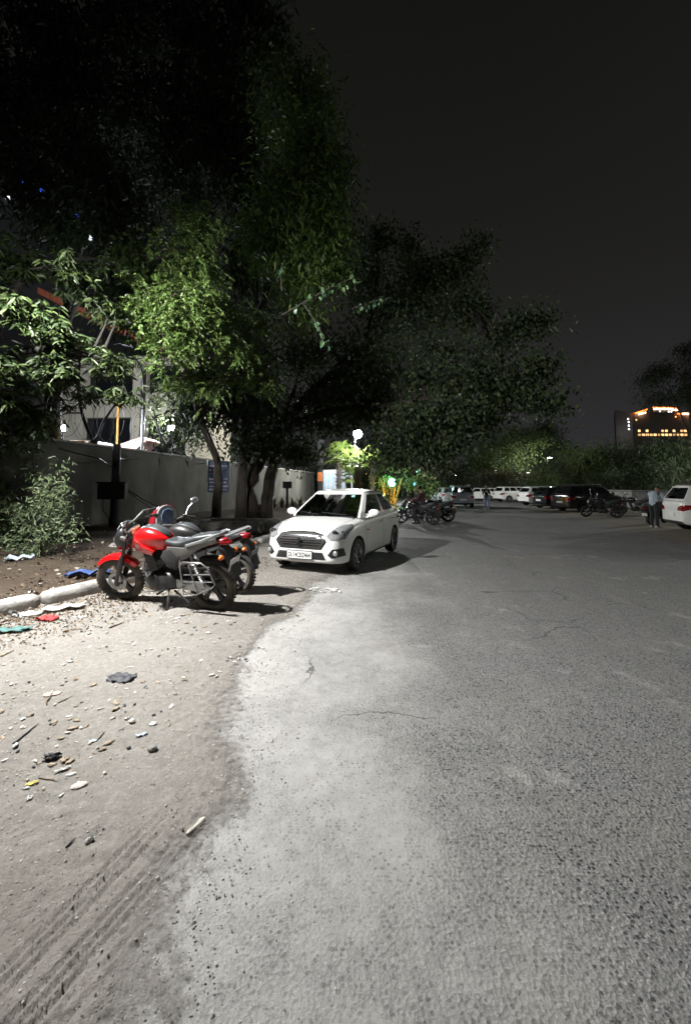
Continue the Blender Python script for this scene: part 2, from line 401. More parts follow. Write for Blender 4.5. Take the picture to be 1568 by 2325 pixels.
def dirt_mat(name, a, b_, c, litter=0.0):
    m = bpy.data.materials.new(name); m.use_nodes = True; n = m.node_tree; b = n.nodes['Principled BSDF']; L = n.links.new
    t = nd(n, 'ShaderNodeTexCoord'); O = t.outputs['Object']
    def noise(sc, det=5, rough=.6):
        z = nd(n, 'ShaderNodeTexNoise'); z.inputs['Scale'].default_value = sc; z.inputs['Detail'].default_value = det; z.inputs['Roughness'].default_value = rough
        L(O, z.inputs['Vector']); return z.outputs['Fac']
    def ramp(f, *st):
        r = nd(n, 'ShaderNodeValToRGB'); e = r.color_ramp.elements
        e[0].position, e[0].color = st[0][0], (*st[0][1], 1); e[1].position, e[1].color = st[-1][0], (*st[-1][1], 1)
        for p, cc in st[1:-1]: q = e.new(p); q.color = (*cc, 1)
        L(f, r.inputs[0]); return r.outputs[0]
    def mix(f, a_, c_, bt='MIX'):
        r = nd(n, 'ShaderNodeMix', data_type='RGBA', blend_type=bt)
        if isinstance(f, (int, float)): r.inputs[0].default_value = f
        else: L(f, r.inputs[0])
        L(a_, r.inputs[6]); L(c_, r.inputs[7]); return r.outputs[2]
    base = ramp(noise(.9), (.3, a), (.5, b_), (.72, c))
    fine = ramp(noise(26, 6, .7), (.32, tuple(x * .62 for x in b_)), (.5, b_), (.7, tuple(min(1, x * 1.25) for x in c)))
    col_ = mix(.45, base, fine)
    sp = ramp(noise(120, 2), (.60, (1, 1, 1)), (.68, (.45, .42, .40)))
    col_ = mix(.8, col_, sp, 'MULTIPLY')
    L(col_, b.inputs['Base Color']); b.inputs['Roughness'].default_value = .95; b.inputs['Specular IOR Level'].default_value = .15
    bp = nd(n, 'ShaderNodeBump'); bp.inputs['Strength'].default_value = .9; bp.inputs['Distance'].default_value = .016
    bp2 = nd(n, 'ShaderNodeBump'); bp2.inputs['Strength'].default_value = .7; bp2.inputs['Distance'].default_value = .006
    L(noise(14, 6, .65), bp.inputs['Height']); L(noise(85, 4, .7), bp2.inputs['Height']); L(bp.outputs[0], bp2.inputs['Normal']); L(bp2.outputs[0], b.inputs['Normal'])
    return m
M['asphalt'] = asphalt_mat()
M['sand'] = dirt_mat('sandy_dirt', (.168, .155, .138), (.222, .208, .189), (.285, .27, .25))
def fray(m):
    n = m.node_tree; L = n.links.new; b = n.nodes['Principled BSDF']; a = nd(n, 'ShaderNodeAttribute'); a.attribute_name = 'thin'
    t = nd(n, 'ShaderNodeTexCoord'); z = nd(n, 'ShaderNodeTexNoise'); z.inputs['Scale'].default_value = 22; z.inputs['Detail'].default_value = 8; z.inputs['Roughness'].default_value = .75; L(t.outputs['Object'], z.inputs['Vector'])
    q = nd(n, 'ShaderNodeMath', operation='MULTIPLY_ADD'); L(a.outputs['Fac'], q.inputs[0]); q.inputs[1].default_value = 1.15; q.inputs[2].default_value = .24
    w = nd(n, 'ShaderNodeMath', operation='SUBTRACT'); L(q.outputs[0], w.inputs[0]); L(z.outputs['Fac'], w.inputs[1])
    r = nd(n, 'ShaderNodeMapRange'); r.inputs[1].default_value = -.08; r.inputs[2].default_value = .22; L(w.outputs[0], r.inputs[0]); L(r.outputs[0], b.inputs['Alpha'])
fray(M['sand'])
M['soil'] = dirt_mat('dark_soil', (.035, .026, .019), (.060, .046, .034), (.11, .088, .066))
M['dustlot'] = dirt_mat('dusty_lot', (.15, .135, .11), (.19, .17, .14), (.24, .22, .185))

# ------------------------------------------------------------------ ground sheets
yy = np.concatenate([-np.geomspace(260, 4, 14), np.linspace(-3, 20, 24), np.geomspace(22, 900, 30)])
xx = np.concatenate([-np.geomspace(500, 12, 20), np.linspace(-11, 20, 32), np.geomspace(22, 800, 20)])
X, Yg = np.meshgrid(xx, yy)
tag(gridmesh('road', X, Yg, np.zeros_like(X), [M['asphalt']]), kind='structure')

BD = [(-2, -.35)] + [(p.y, p.x) for p in (onground(520, 2324), onground(545, 2090), onground(605, 1800), onground(625, 1650), onground(665, 1480), onground(705, 1400), onground(752, 1330))] + \
     [(8, .3), (10, .9), (13, 1.6), (18, 2.6), (25, 3.4), (32, 4.2), (40, 5.4), (70, 8)]
BDy = np.array([b[0] for b in BD]); BDx = np.array([b[1] for b in BD])
KB = [(-6.1, 1.0), (-5.4, 2.7), (-4.75, 4.1), (-4.28, 5.04), (-3.75, 6.17), (-3.35, 7.6), (-2.95, 9.3), (-2.45, 11.2), (-1.75, 14), (-.9, 17.5), (.2, 22), (1.4, 28), (2.4, 34)]
KBx = np.array([k[0] for k in KB]); KBy = np.array([k[1] for k in KB])
s = np.linspace(-1.75, .35, 350); yl = np.geomspace(.62, 62, 520)
S, Yd = np.meshgrid(s, yl); X = S * Yd
edge = np.interp(Yd, BDy, BDx) + (fbm(X * 1.3, Yd * 1.3, 3) - .5) * .7 + (fbm(X * 9, Yd * 9, 9) - .5) * .16 + (fbm(X * 26, Yd * 26, 19) - .5) * .12
dd = edge - X
Z = np.clip(.024 * (1 - np.exp(-np.clip(dd, -.6, 3) / .75)), -.03, .024) + (fbm(X * 1.1, Yd * 1.1, 20) - .5) * .016 * np.clip(dd, 0, 1) + (fbm(X * 7, Yd * 7, 31) - .5) * .009 * (.4 + vnoise(X * 1.5, Yd * 1.5, 77)) * np.clip(dd * 3, 0, 1)
Z += .004 * np.clip(dd * 8, 0, 1)
def groove(Z, A, B, offs, depth, wd, wob):
    A = np.array(A[:2]); B = np.array(B[:2]); d = (B - A) / np.linalg.norm(B - A); nrm = np.array([-d[1], d[0]]); Lg = np.linalg.norm(B - A)
    a = (X - A[0]) * d[0] + (Yd - A[1]) * d[1]; c = (X - A[0]) * nrm[0] + (Yd - A[1]) * nrm[1] + (fbm(a * 1.1, a * 0 + wob, 5) - .5) * .05
    fade = np.clip((a + 2.2) * 3, 0, 1) * np.clip((Lg - a) * 1.6, 0, 1)
    fade = fade * np.clip(.55 + fbm(a * 2.2, a * 0 + wob, 8) * .8, 0, 1)
    for i, o in enumerate(offs):
        oo = o + (fbm(a * 6, a * 0 + wob + i * 7, 8) - .5) * .006
        Z = Z - depth * np.exp(-((c - oo) / wd) ** 2) * fade + depth * .45 * np.exp(-((c - oo - wd * 1.9) / wd) ** 2) * fade
    return Z
Z = groove(Z, onground(150, 2085), onground(480, 1750), (-.045, -.008, .030), .016, .0072, 1.3)
Z = groove(Z, onground(265, 2085), onground(520, 1800), (-.045, -.008, .030), .014, .0072, 4.3)
Z = groove(Z, onground(345, 2085), onground(560, 1860), (-.04, .0, .035), .005, .009, 9.3)
Z = groove(Z, onground(60, 2085), onground(230, 1930), (0,), .008, .016, 24.3)
Z = groove(Z, onground(-60, 1960), onground(260, 1700), (0,), .004, .03, 34.3)
for fx, fy in ((205, 1915), (170, 1975), (300, 1700), (120, 1830), (330, 1960), (420, 1560), (520, 1500), (250, 1480), (90, 1560), (480, 1660)):      # scuffs and footprints
    p = onground(fx, fy); rr = ((X - p.x) / .11) ** 2 + ((Yd - p.y) / .05) ** 2; Z -= .006 * np.exp(-rr) - .004 * np.exp(-(np.sqrt(rr) - 1.6) ** 2 * 3)
DG = (s, yl, Z)
ds = gridmesh('dirt_shoulder', X, Yd, Z, [M['sand']]); tag(ds, kind='structure')
at_ = ds.data.attributes.new('thin', 'FLOAT', 'POINT'); at_.data.foreach_set('value', np.clip(dd, -1, 2).astype(np.float32).ravel())
def gz(x, y):
    i = int(np.clip(np.searchsorted(DG[1], y), 0, len(DG[1]) - 1)); j = int(np.clip(np.searchsorted(DG[0], x / max(y, .1)), 0, len(DG[0]) - 1)); return max(0.0, float(DG[2][i, j]))
# raised verge between kerb and wall
ye = np.concatenate([np.linspace(-3, 1, 8), np.geomspace(1.05, 60, 260)]); tt = np.linspace(0, 1, 110)
T, Yv = np.meshgrid(tt, ye)
kx = np.interp(Yv, KBy, KBx) - .10
wallx = -9.3 + .196 * (Yv - 12.65)
X = kx + (np.minimum(wallx, kx - 3) - 26 - kx) * T ** 2.2
Zv = .105 + (fbm(X * 1.2, Yv * 1.2, 41) - .5) * .16 * np.clip(T * 12, 0, 1) + (fbm(X * 8, Yv * 8, 44) - .5) * .07 + .16 * np.clip((kx - X) / 5, 0, 1)
tag(gridmesh('verge', X, Yv, Zv, [M['soil']]), kind='structure')
def vz(x, y):
    k = float(np.interp(y, KBy, KBx)) - .1
    return .105 + .16 * min(1, max(0, (k - x) / 5)) if x < k else 0.0
# dusty parking strip on the right
PB = [onground(1568, 1238), onground(1500, 1222), onground(1400, 1196), onground(1330, 1180), onground(1262, 1166), onground(1225, 1155), onground(1190, 1142), onground(1150, 1136)]
PBy = np.array([-5, 6] + [p.y for p in PB] + [90]); PBx = np.array([13.5, 12.8] + [p.x for p in PB] + [26])
T, Yv = np.meshgrid(np.linspace(0, 1, 60) ** 1.6, np.concatenate([np.linspace(-5, 6, 10), np.linspace(6.3, 60, 160)]))
X = np.interp(Yv, PBy, PBx) - 1.0 + T * 60
dd = X - np.interp(Yv, PBy, PBx) + (fbm(X * .8, Yv * .8, 61) - .5) * 1.6
Z = np.clip(dd * .03, -.03, .012) + (fbm(X * 2, Yv * 2, 66) - .5) * .02 * np.clip(dd, 0, 1)
tag(gridmesh('parking_strip', X, Yv, Z, [M['dustlot']]), kind='structure')

# ------------------------------------------------------------------ kerb of rough concrete blocks
kb = MB(); P = [Vector((a, b, 0)) for a, b in KB]
lens = [0]
for i in range(1, len(P)): lens.append(lens[-1] + (P[i] - P[i - 1]).length)
def kpt(l):
    l = max(0, min(lens[-1] - 1e-4, l))
    i = max(k for k in range(len(lens)) if lens[k] <= l); i = min(i, len(P) - 2)
    return P[i].lerp(P[i + 1], (l - lens[i]) / (lens[i + 1] - lens[i]))
l = 0; kr = random.Random(3)
while l < lens[-1] - 1.2:
    bl = .98; rings = []; jx = kr.uniform(-.02, .02); jz = kr.uniform(-.02, .015)
    for k in range(8):
        q = l + .012 + (bl - .03) * k / 7; c = kpt(q); d = (kpt(q + .05) - kpt(q - .05)).normalized(); nn = Vector((-d.y, d.x, 0))
        ring = []; sh = 1.0 if 0 < k < 7 else .93
        for a, z in ((.14, -.05), (.15, .10), (.14, .17), (.10, .20), (-.02, .21), (-.11, .20), (-.16, .15), (-.16, -.05)):
            w = kr.uniform(-.011, .011)
            ring.append(c + nn * (a * sh + jx + w) * -1 + Vector((0, 0, (z + jz) * sh + w)))
        rings.append(ring)
    kb.loft(rings); l += bl
kerb = kb.build('kerb', M['concrete'], sub=1, angle=55); tag(kerb, kind='structure')

# ------------------------------------------------------------------ compound wall and what stands at it
def wallp(Y, off=0.0, z=0.0): return Vector((-9.3 + .196 * (Y - 12.65) + off, Y, z))
def streaks(m):
    n = m.node_tree; L = n.links.new; b = n.nodes['Principled BSDF']; src = b.inputs['Base Color'].links[0].from_socket
    t = nd(n, 'ShaderNodeTexCoord'); mp = nd(n, 'ShaderNodeMapping'); mp.inputs['Scale'].default_value = (1.1, 1.1, .3); z = nd(n, 'ShaderNodeTexNoise'); z.inputs['Scale'].default_value = 1.0; z.inputs['Detail'].default_value = 8; z.inputs['Roughness'].default_value = .65
    L(t.outputs['Object'], mp.inputs[0]); L(mp.outputs[0], z.inputs['Vector']); r = nd(n, 'ShaderNodeValToRGB'); r.color_ramp.elements[0].position = .42; r.color_ramp.elements[0].color = (.45, .44, .40, 1); r.color_ramp.elements[1].position = .62; r.color_ramp.elements[1].color = (1.1, 1.1, 1.08, 1)
    L(z.outputs['Fac'], r.inputs[0]); mx_ = nd(n, 'ShaderNodeMix', data_type='RGBA', blend_type='MULTIPLY'); mx_.inputs[0].default_value = .6; L(src, mx_.inputs[6]); L(r.outputs[0], mx_.inputs[7]); L(mx_.outputs[2], b.inputs['Base Color'])
streaks(M['wallplaster'])
w = empty('boundary_wall', (0, 0, 0), 0, 'long plastered grey compound wall running behind the motorcycles to the palms', 'wall')
rings = []
for Y in np.linspace(-6, 42.4, 30):
    a = wallp(Y, -.12); b = wallp(Y, .12); rings.append([(b.x, b.y, -.2), (b.x, b.y, 3.05), (a.x, a.y, 3.05), (a.x, a.y, -.2)])
MB().loft([[Vector(p) for p in r] for r in rings]).build('wall_panel', M['wallplaster'], w, angle=20)
rings = [[(p[0] , p[1], p[2]) for p in ((wallp(Y, .17).x, Y, 3.052), (wallp(Y, .17).x, Y, 3.12), (wallp(Y, -.17).x, Y, 3.12), (wallp(Y, -.17).x, Y, 3.052))] for Y in np.linspace(-6, 42.45, 30)]
MB().loft([[Vector(p) for p in r] for r in rings]).build('coping', M['concrete'], w, angle=20)
M['wire'] = mat('galvanised_wire', (.10, .10, .10), .6, .4)
hx = []
for k in range(0, 900):
    Y = 10.5 + k * .0125; a = k * .17
    p = wallp(Y, 0, 3.95); hx.append((p.x + .35 * math.cos(a), p.y + .20 * math.sin(a * .5), p.z + .72 * math.sin(a)))
wire = MB().tube(hx, .008, 4).build('razor_wire', M['wire']); tag(wire, 'coils of grey razor wire looping along the wall top', 'razor wire')

# utility pole with meter box
p = at(263, 1100, 14.2)
t = empty('utility_pole', (p.x, p.y, 0), R(8), 'dark concrete utility post with a meter box before the wall', 'utility pole')
MB().tube([(0, 0, 0), (0, 0, 1.6), (0, 0, 3.12)], [.15, .14, .125], 10).build('pole', M['blackm'], t)
MB().box((0, -.22, 1.45), (.88, .26, .56)).box((0, -.22, 1.752), (.98, .36, .04)).build('meter_box', M['dark_metal'], t, bevel=.01)
MB().tube([(-.3, -.2, 1.17), (-.3, -.2, .8), (-.12, -.14, .5), (-.1, -.14, 0)], .018, 6).build('conduit', M['black'], t)
def cable(pts, sag, r, label, n=18):
    q = []
    for i in range(len(pts) - 1):
        a = Vector(pts[i]); b = Vector(pts[i + 1])
        for k in range(n): f = k / n; q.append(a.lerp(b, f) - Vector((0, 0, sag * 4 * f * (1 - f))))
    q.append(Vector(pts[-1])); o = MB().tube(q, r, 5).build('cable', M['black']); return tag(o, label, 'cable')
cable([at(292, 1113, 14.1), at(392, 1165, 13.5), at(470, 1185, 15)], .04, .022, 'black cable slanting down from the meter box, upper of two', 10)
cable([at(292, 1117, 14.1), at(385, 1178, 13.2), at(430, 1200, 14)], .03, .018, 'black cable slanting down from the meter box, lower of two', 10)
cable([at(135, 1018, 12.2), at(225, 1040, 13.4), at(256, 1060, 14.0)], .02, .022, 'black cable sagging across the wall into the post top')
cable([at(262, 1040, 14.2), at(330, 1040, 17), at(420, 1052, 20), at(476, 1050, 21)], .05, .016, 'thin black cable strung along the wall toward the notice board')

# notice board on a post
p = at(497, 1080, 18.2)
t = empty('notice_board', (p.x, p.y, 0), R(-6), 'faded dark blue notice board on a post before the wall', 'sign board')
MB().box((.0, .05, .75), (.30, .1, 1.5)).build('post', M['blackm'], t, bevel=.01)
MB().box((0, 0, 2.05), (1.02, .04, 1.42)).build('board', mat('board_blue', (.035, .06, .10), .6, var=.35, scale=5), t, bevel=.005)
MB().tube([(-.53, -.03, 1.1), (-.53, -.03, 2.85)], .018, 6).build('frame_bar', M['rim'], t)
mk = MB(); r_ = random.Random(5)
for k, z in enumerate((2.55, 2.35, 2.2, 1.95, 1.8, 1.62, 1.48)):
    x = -.44
    while x < (.0 if k in (1, 2) else .38):
        wd = r_.uniform(.05, .12); mk.box((x + wd / 2, -.024, z), (wd, .004, r_.uniform(.03, .09))); x += wd + .03
mk.build('board_print', mat('faded_print', (.40, .32, .38), .7, var=.3), t)
# small sign post
p = at(652, 1110, 26)
t = empty('sign_post', (p.x, p.y, .1), R(10), 'small dark square plate on a thick post before the pale wall end', 'sign post')
MB().box((0, 0, .75), (.16, .14, 1.5)).build('post', M['blackm'], t, bevel=.01)
MB().box((0, -.02, 1.62), (.58, .1, .44)).build('plate', M['dark_metal'], t, bevel=.01)
# gate pillar at the end of the wall
p = at(727, 1105, 40)
t = empty('gate_pillar', (p.x, p.y, 0), 0, 'tall dark gate pillar with orange panel at the wall end', 'pillar')
MB().box((0, 0, 3.1), (.55, .5, 6.2)).box((0, 0, 6.26), (.7, .64, .12)).build('shaft', M['blackm'], t, bevel=.02)
MB().box((-.02, -.28, 2.6), (.5, .05, .9)).build('panel', mat('orange_panel', (.45, .13, .03), .6), t, bevel=.005)

# buildings behind the wall
def bldg(name, c, d, material, parent):
    return MB().box(c, d).build(name, material, parent, bevel=.02)
t = empty('house', (-14.2, 27.5, 0), R(-3), 'beige two storey house with dark recessed windows behind the compound wall', 'building')
m = MB()
Wd, top = 11.0, 10.7     # facade laid out as wall pieces round the openings
ops = [(-3.9, -.55, 7.7, 9.4), (-4.0, -.6, 3.2, 6.4), (.0, .4, 3.2, 10.1), (.42, 2.8, 8.1, 10.1), (.42, 3.3, 3.2, 6.5)]
xs = sorted({-6, 3.6} | {q for o in ops for q in o[:2]}); zs = sorted({0, top} | {q for o in ops for q in o[2:]})
for i in range(len(xs) - 1):
    for k in range(len(zs) - 1):
        cx = (xs[i] + xs[i + 1]) / 2; cz = (zs[k] + zs[k + 1]) / 2
        if any(o[0] < cx < o[1] and o[2] < cz < o[3] for o in ops): continue
        m.box((cx, 0, cz), (xs[i + 1] - xs[i], .4, zs[k + 1] - zs[k]))
m.box((-.5, 4.2, top / 2), (11, 8, top - .01)) if False else None
m.box((-5.8, 4, top / 2), (.4, 7.6, top)); m.box((3.4, 4, top / 2), (.4, 7.6, top)); m.box((-1.2, 7.9, top / 2), (9.6, .2, top)); 
m.box((-1.2, 4, top + .06), (9.4, 7.4, .1))
m.build('wall', M['beigewall'], t, smooth=False)
for o in ops:
    wn = MB().box(((o[0] + o[1]) / 2, .32, (o[2] + o[3]) / 2), (o[1] - o[0] + .1, .05, o[3] - o[2] + .1)).build('window', M['dark_glass'], t, smooth=False)
    fr = MB(); n = max(1, int((o[1] - o[0]) / 1.2))
    for k in range(n + 1): fr.box((o[0] + (o[1] - o[0]) * k / n, .26, (o[2] + o[3]) / 2), (.06, .05, o[3] - o[2]))
    fr.build('frame', M['dark_metal'], wn, smooth=False)
    MB().box(((o[0] + o[1]) / 2, -.24, o[2] - .04), (o[1] - o[0] + .2, .12, .07)).build('sill', M['concrete'], t, smooth=False)
rf = MB()
for k in range(14):
    x0 = -7.2 + k * .62; z0_ = 15.5 - k * .295
    rf.prism([(x0, -.9, z0_), (x0 + .6, -.9, z0_ - .27), (x0 + .6, -.9, z0_ - .75), (x0, -.9, z0_ - .45)], (0, 5, .3))
rf.build('roof', mat('red_tiles', (.60, .17, .09), .8, var=.3, scale=6), t, smooth=False)

t = empty('tower_block', (-36.5, 49, 0), 0, 'tall dark block with blue light strip and lit windows at upper left', 'building')
MB().box((0, 3, 20), (13, 42, 40)).build('wall', mat('dark_block', (.03, .03, .036), .9), t, smooth=False)
bl = emis('blue_led', (.05, .13, 1.0), 5); wl_ = emis('lit_window', (.85, .9, 1), 1.5)
def onface(px, py, X0=-29.9):
    v_ = (1045.4 - py) / 905.7; return at(px, py, X0 * 905.7 / (px - 784) * (math.cos(TILT) - v_ * math.sin(TILT)))
for px, py, ln in ((70, 345, .3), (40, 372, .5), (54, 413, .7), (58, 420, .5), (95, 432, .8), (162, 472, .8), (168, 476, .7), (182, 490, .9), (66, 352, .3)):
    q = onface(px, py); MB().box((q.x + 36.5, q.y - 49, q.z), (.2, ln, .22), (.5, 0, 0)).build('light_strip', bl, t, smooth=False)
for px, py in ((232, 580), (238, 596), (247, 583), (251, 600), (228, 604), (243, 610), (256, 590), (262, 570), (240, 572), (205, 540), (138, 505), (20, 450)):
    q = onface(px, py); MB().box((q.x + 36.5, q.y - 49, q.z), (.2, .45, .42)).build('window', wl_, t, smooth=False)

p = at(222, 1005, 19)
t = empty('service_van', (p.x, p.y, 0), R(4), 'grey box van whose roof shows over the wall', 'van')
MB().box((0, 0, 2.3), (1.9, 3.8, 2.6)).build('cargo_box', M['silver_paint'], t, bevel=.06)
MB().box((0, -2.6, 1.5), (1.8, 1.5, 1.7)).build('cab', M['silver_paint'], t, bevel=.15)
for a in (-1, 1):
    for b in (-2.4, 1.1):
        MB().lathe([(.1, -.1), (.36, -.1), (.36, .1), (.1, .1)], (a * .85, b, .36), 'x', 16).build('wheel', M['tyre'], t)
p = at(306, 1020, 20)
t = empty('awning', (p.x, p.y, 0), R(3), 'red and white fabric awning peak behind the wall', 'awning')
MB().prism([(-.95, -.8, 3.42), (.65, -.8, 4.02), (.95, -.8, 3.85), (.3, -.8, 3.3)], (0, 1.6, .05)).build('canopy', mat('awning_red', (.62, .36, .34), .8, var=.1), t, smooth=False)
for a in (-.8, .8):
    for b in (-.6, .6): MB().tube([(a, b, 0), (a, b, 3.5)], .03, 6).build('post', M['metal'], t)
p = at(268, 950, 21.5)
t = empty('flag_pole', (p.x, p.y, 0), 0, 'slim yellow pole standing behind the wall', 'pole')
MB().tube([(0, 0, 0), (0, 0, 6.4)], .055, 8).build('pole', mat('yellow_paint', (.40, .20, .03), .5, var=.15), t)
MB().ball((0, 0, 6.45), .12, 10).build('finial', M['metal'], t)
p = at(324, 1000, 17.5)
t = empty('street_lamp', (p.x, p.y, 0), 0, 'unlit tall lamp pole with curved neck behind the wall', 'street lamp')
MB().tube([(0, 0, 0), (0, 0, 3), (0, 0, 5.9), (-.08, 0, 6.6), (-.22, 0, 7.0), (-.42, 0, 7.25)], [.085, .075, .06, .05, .045, .04], 10).build('pole', M['rim'], t)
MB().box((-.6, 0, 7.3), (.5, .2, .08), (0, .35, 0)).build('lamp_housing', M['dark_metal'], t, bevel=.02)
def flood(px, py, Y, W_, label, c=(.85, .9, 1)):
    p = at(px, py, Y); t = empty('flood_light', (p.x, p.y, 0), 0, label, 'flood light')
    MB().tube([(0, .1, 0), (0, .1, p.z)], .035, 6).build('post', M['dark_metal'], t)
    MB().box((0, .06, p.z), (.42, .08, .34)).build('housing', M['dark_metal'], t, bevel=.01)
    MB().box((0, .0, p.z), (.34, .03, .27)).build('lamp_face', emis('flood_glow', c, 25), t, smooth=False)
    point('lamp_or_fill_light', (0, .02, p.z + .32), W_, c, .1, t)
flood(140, 972, 17.5, 3000, 'white flood light shining through leaves over the wall at left')
flood(389, 972, 21, 1300, 'bluish white flood light over the wall near the small forked tree')
p = at(160, 1000, 16.5)
t = empty('barrier', (p.x, p.y, 0), R(5), 'orange yellow canopy bar showing just over the wall', 'barrier')
MB().box((0, 0, 3.4), (1.3, .3, .22)).build('bar', mat('amber_panel', (.6, .28, .03), .6), t, bevel=.02)
for a in (-.6, .6): MB().box((a, 0, 1.65), (.1, .12, 3.3)).build('post', M['dark_metal'], t)

# lit gatehouse behind the palms
t = empty('gatehouse', (-1.0, 50, 0), 0, 'pale gatehouse with blue white striped front behind the palms', 'building')
MB().box((0, 2, 1.9), (3.8, 4, 3.8)).build('wall', mat('pale_wall', (.62, .64, .62), .9), t, smooth=False)
for k in range(7): MB().box((-1.6 + k * .52, -.06, 1.7), (.24, .1, 3.2)).build('column', mat('stripe_blue', (.45, .56, .66), .5), t, bevel=.02)
MB().box((0, -.3, 3.5), (4.2, .7, .25)).build('canopy', M['white_paint'], t, smooth=False)
point('lamp_or_fill_light', (-1.2, -2.6, 3.0), 350, (.85, .95, 1), .2, t)

# far lit building on the right
t = empty('office_block', (0, 0, 0), 0, 'far block with orange roof lights and rows of lit windows', 'building')
A = at(1395, 930, 250); B = at(1640, 918, 262); M['darkblock'] = mat('grey_block', (.16, .16, .15), .9)
def fp(px, py, o=0):
    f = (px - 1395) / (1640 - 1395); return Vector((A.x + (B.x - A.x) * f, A.y + (B.y - A.y) * f - o, at(px, py, A.y + (B.y - A.y) * f).z))
MB().prism([(A.x, A.y, 0), (fp(1432, 930).x, fp(1432, 930).y, 0), (fp(1432, 930).x, fp(1432, 930).y, fp(1432, 938).z), (A.x, A.y, A.z)], (14, 22, 0)).build('stair_tower', mat('pale_block', (.42, .42, .41), .9), t, smooth=False)
a, b = fp(1433, 936), fp(1640, 936); MB().prism([(a.x, a.y, 0), (b.x, b.y, 0), (b.x, b.y, b.z), (a.x, a.y, a.z)], (15.5, 22, 0)).build('wall', M['darkblock'], t, smooth=False)
a, b = fp(1474, 925, 1), fp(1532, 925, 1); MB().prism([(a.x, a.y, a.z - 3.4), (b.x, b.y, b.z - 3.4), (b.x, b.y, b.z), (a.x, a.y, a.z)], (10, 14, 0)).build('penthouse', M['darkblock'], t, smooth=False)
oc = emis('orange_led', (1, .16, .02), 7); oc2 = emis('warm_led', (1, .62, .38), 9)
for (x0, y0, x1, y1, mm) in ((1435, 939, 1462, 930, oc), (1442, 941, 1458, 937, oc2), (1476, 929, 1520, 929, oc2), (1474, 926, 1532, 927, oc), (1518, 931, 1531, 931, oc2), (1529, 940, 1600, 941, oc), (1540, 940, 1570, 941, oc2)):
    a, b = fp(x0, y0, 1.6), fp(x1, y1, 1.6); hh = .35 if mm is oc else .5
    MB().prism([(a.x, a.y, a.z - hh), (b.x, b.y, b.z - hh), (b.x, b.y, b.z + hh), (a.x, a.y, a.z + hh)], (0, .4, 0)).build('light_strip', mm, t, smooth=False)
ww = emis('warm_window', (1, .62, .22), 2.2); wc = emis('cool_window', (.85, .9, 1), 5)
r_ = random.Random(9)
for row, y in ((0, 987), (1, 978)):
    for k in range(13):
        if row and r_.random() < .35: continue
        x = 1445 + k * 8.6; c = fp(x, y, .1)
        MB().box((c.x, c.y, c.z), (r_.uniform(1.4, 2.0), .15, 1.3)).build('window', emis('warm_window', (1, .62 * r_.uniform(.8, 1.1), .22), r_.uniform(.5, 3)), t, smooth=False)
for x, y in ((1422, 951), (1423, 958), (1423, 966), (1423, 974), (1490, 935), (1510, 935), (1516, 935), (1440, 953), (1528, 946)):
    c = fp(x, y, 1.2 if y < 940 else .1); MB().box((c.x, c.y, c.z), (.8, .15, .8)).build('window', wc if x < 1518 and x != 1440 else ww, t, smooth=False)

for q in (fp(1414, 985, 9), fp(1480, 992, 14), fp(1560, 992, 14)): point('lamp_or_fill_light', q, 260, (1, .95, .9), .5, t)  # added wash lights without fixtures, lift the block's dark walls
# low wall on the right
t = empty('low_wall', (0, 0, 0), 0, 'low weathered concrete wall behind the parked cars at right', 'wall')
pts = [(36, 66), (29, 50), (23.5, 36), (21.5, 30), (27, 27.0), (34, 23.8), (46, 18)]
rings = []
for i, (x, y) in enumerate(pts):
    a = Vector(pts[max(0, i - 1)]); b = Vector(pts[min(len(pts) - 1, i + 1)]); d = (b - a).normalized(); n = Vector((-d.y, d.x)) * .12
    rings.append([Vector((x + n.x, y + n.y, -.1)), Vector((x + n.x, y + n.y, 1.22)), Vector((x - n.x, y - n.y, 1.22)), Vector((x - n.x, y - n.y, -.1))])
MB().loft(rings).build('wall_panel', M['concrete'], t, angle=20)
rings = [[Vector((p.x, p.y, 1.223 if p.z < 0 else 1.30)) + (r[0] - r[2]).normalized() * (0.05 if k in (0, 1) else -.05) for k, p in enumerate(r)] for r in rings]
MB().loft(rings).build('coping', M['concrete'], t, angle=20)

# concrete pipes behind the kerb
p0 = at(470, 1211, 12.9); p1 = at(592, 1213, 12.2)
def pipe(a, b, r, label):
    d = (Vector(b) - Vector(a)); q = d.to_track_quat('X', 'Z'); o = MB().lathe([(r * .82, 0), (r, 0), (r, d.length), (r * .82, d.length), (r * .82, 0)], (0, 0, 0), 'x', 22).build('concrete_pipe', M['concrete'])
    o.location = a; o.rotation_euler = q.to_euler(); return tag(o, label, 'pipe', 'concrete pipes lying behind the kerb')
z0 = .34
pipe((-4.55, 12.9, z0), (-2.62, 12.5, z0), .17, 'grey concrete pipe lying nearest behind the kerb beside the sedan')
pipe((-4.45, 13.5, z0 + .02), (-2.2, 13.2, z0 + .02), .2, 'thicker concrete pipe end lying behind the first pipe')
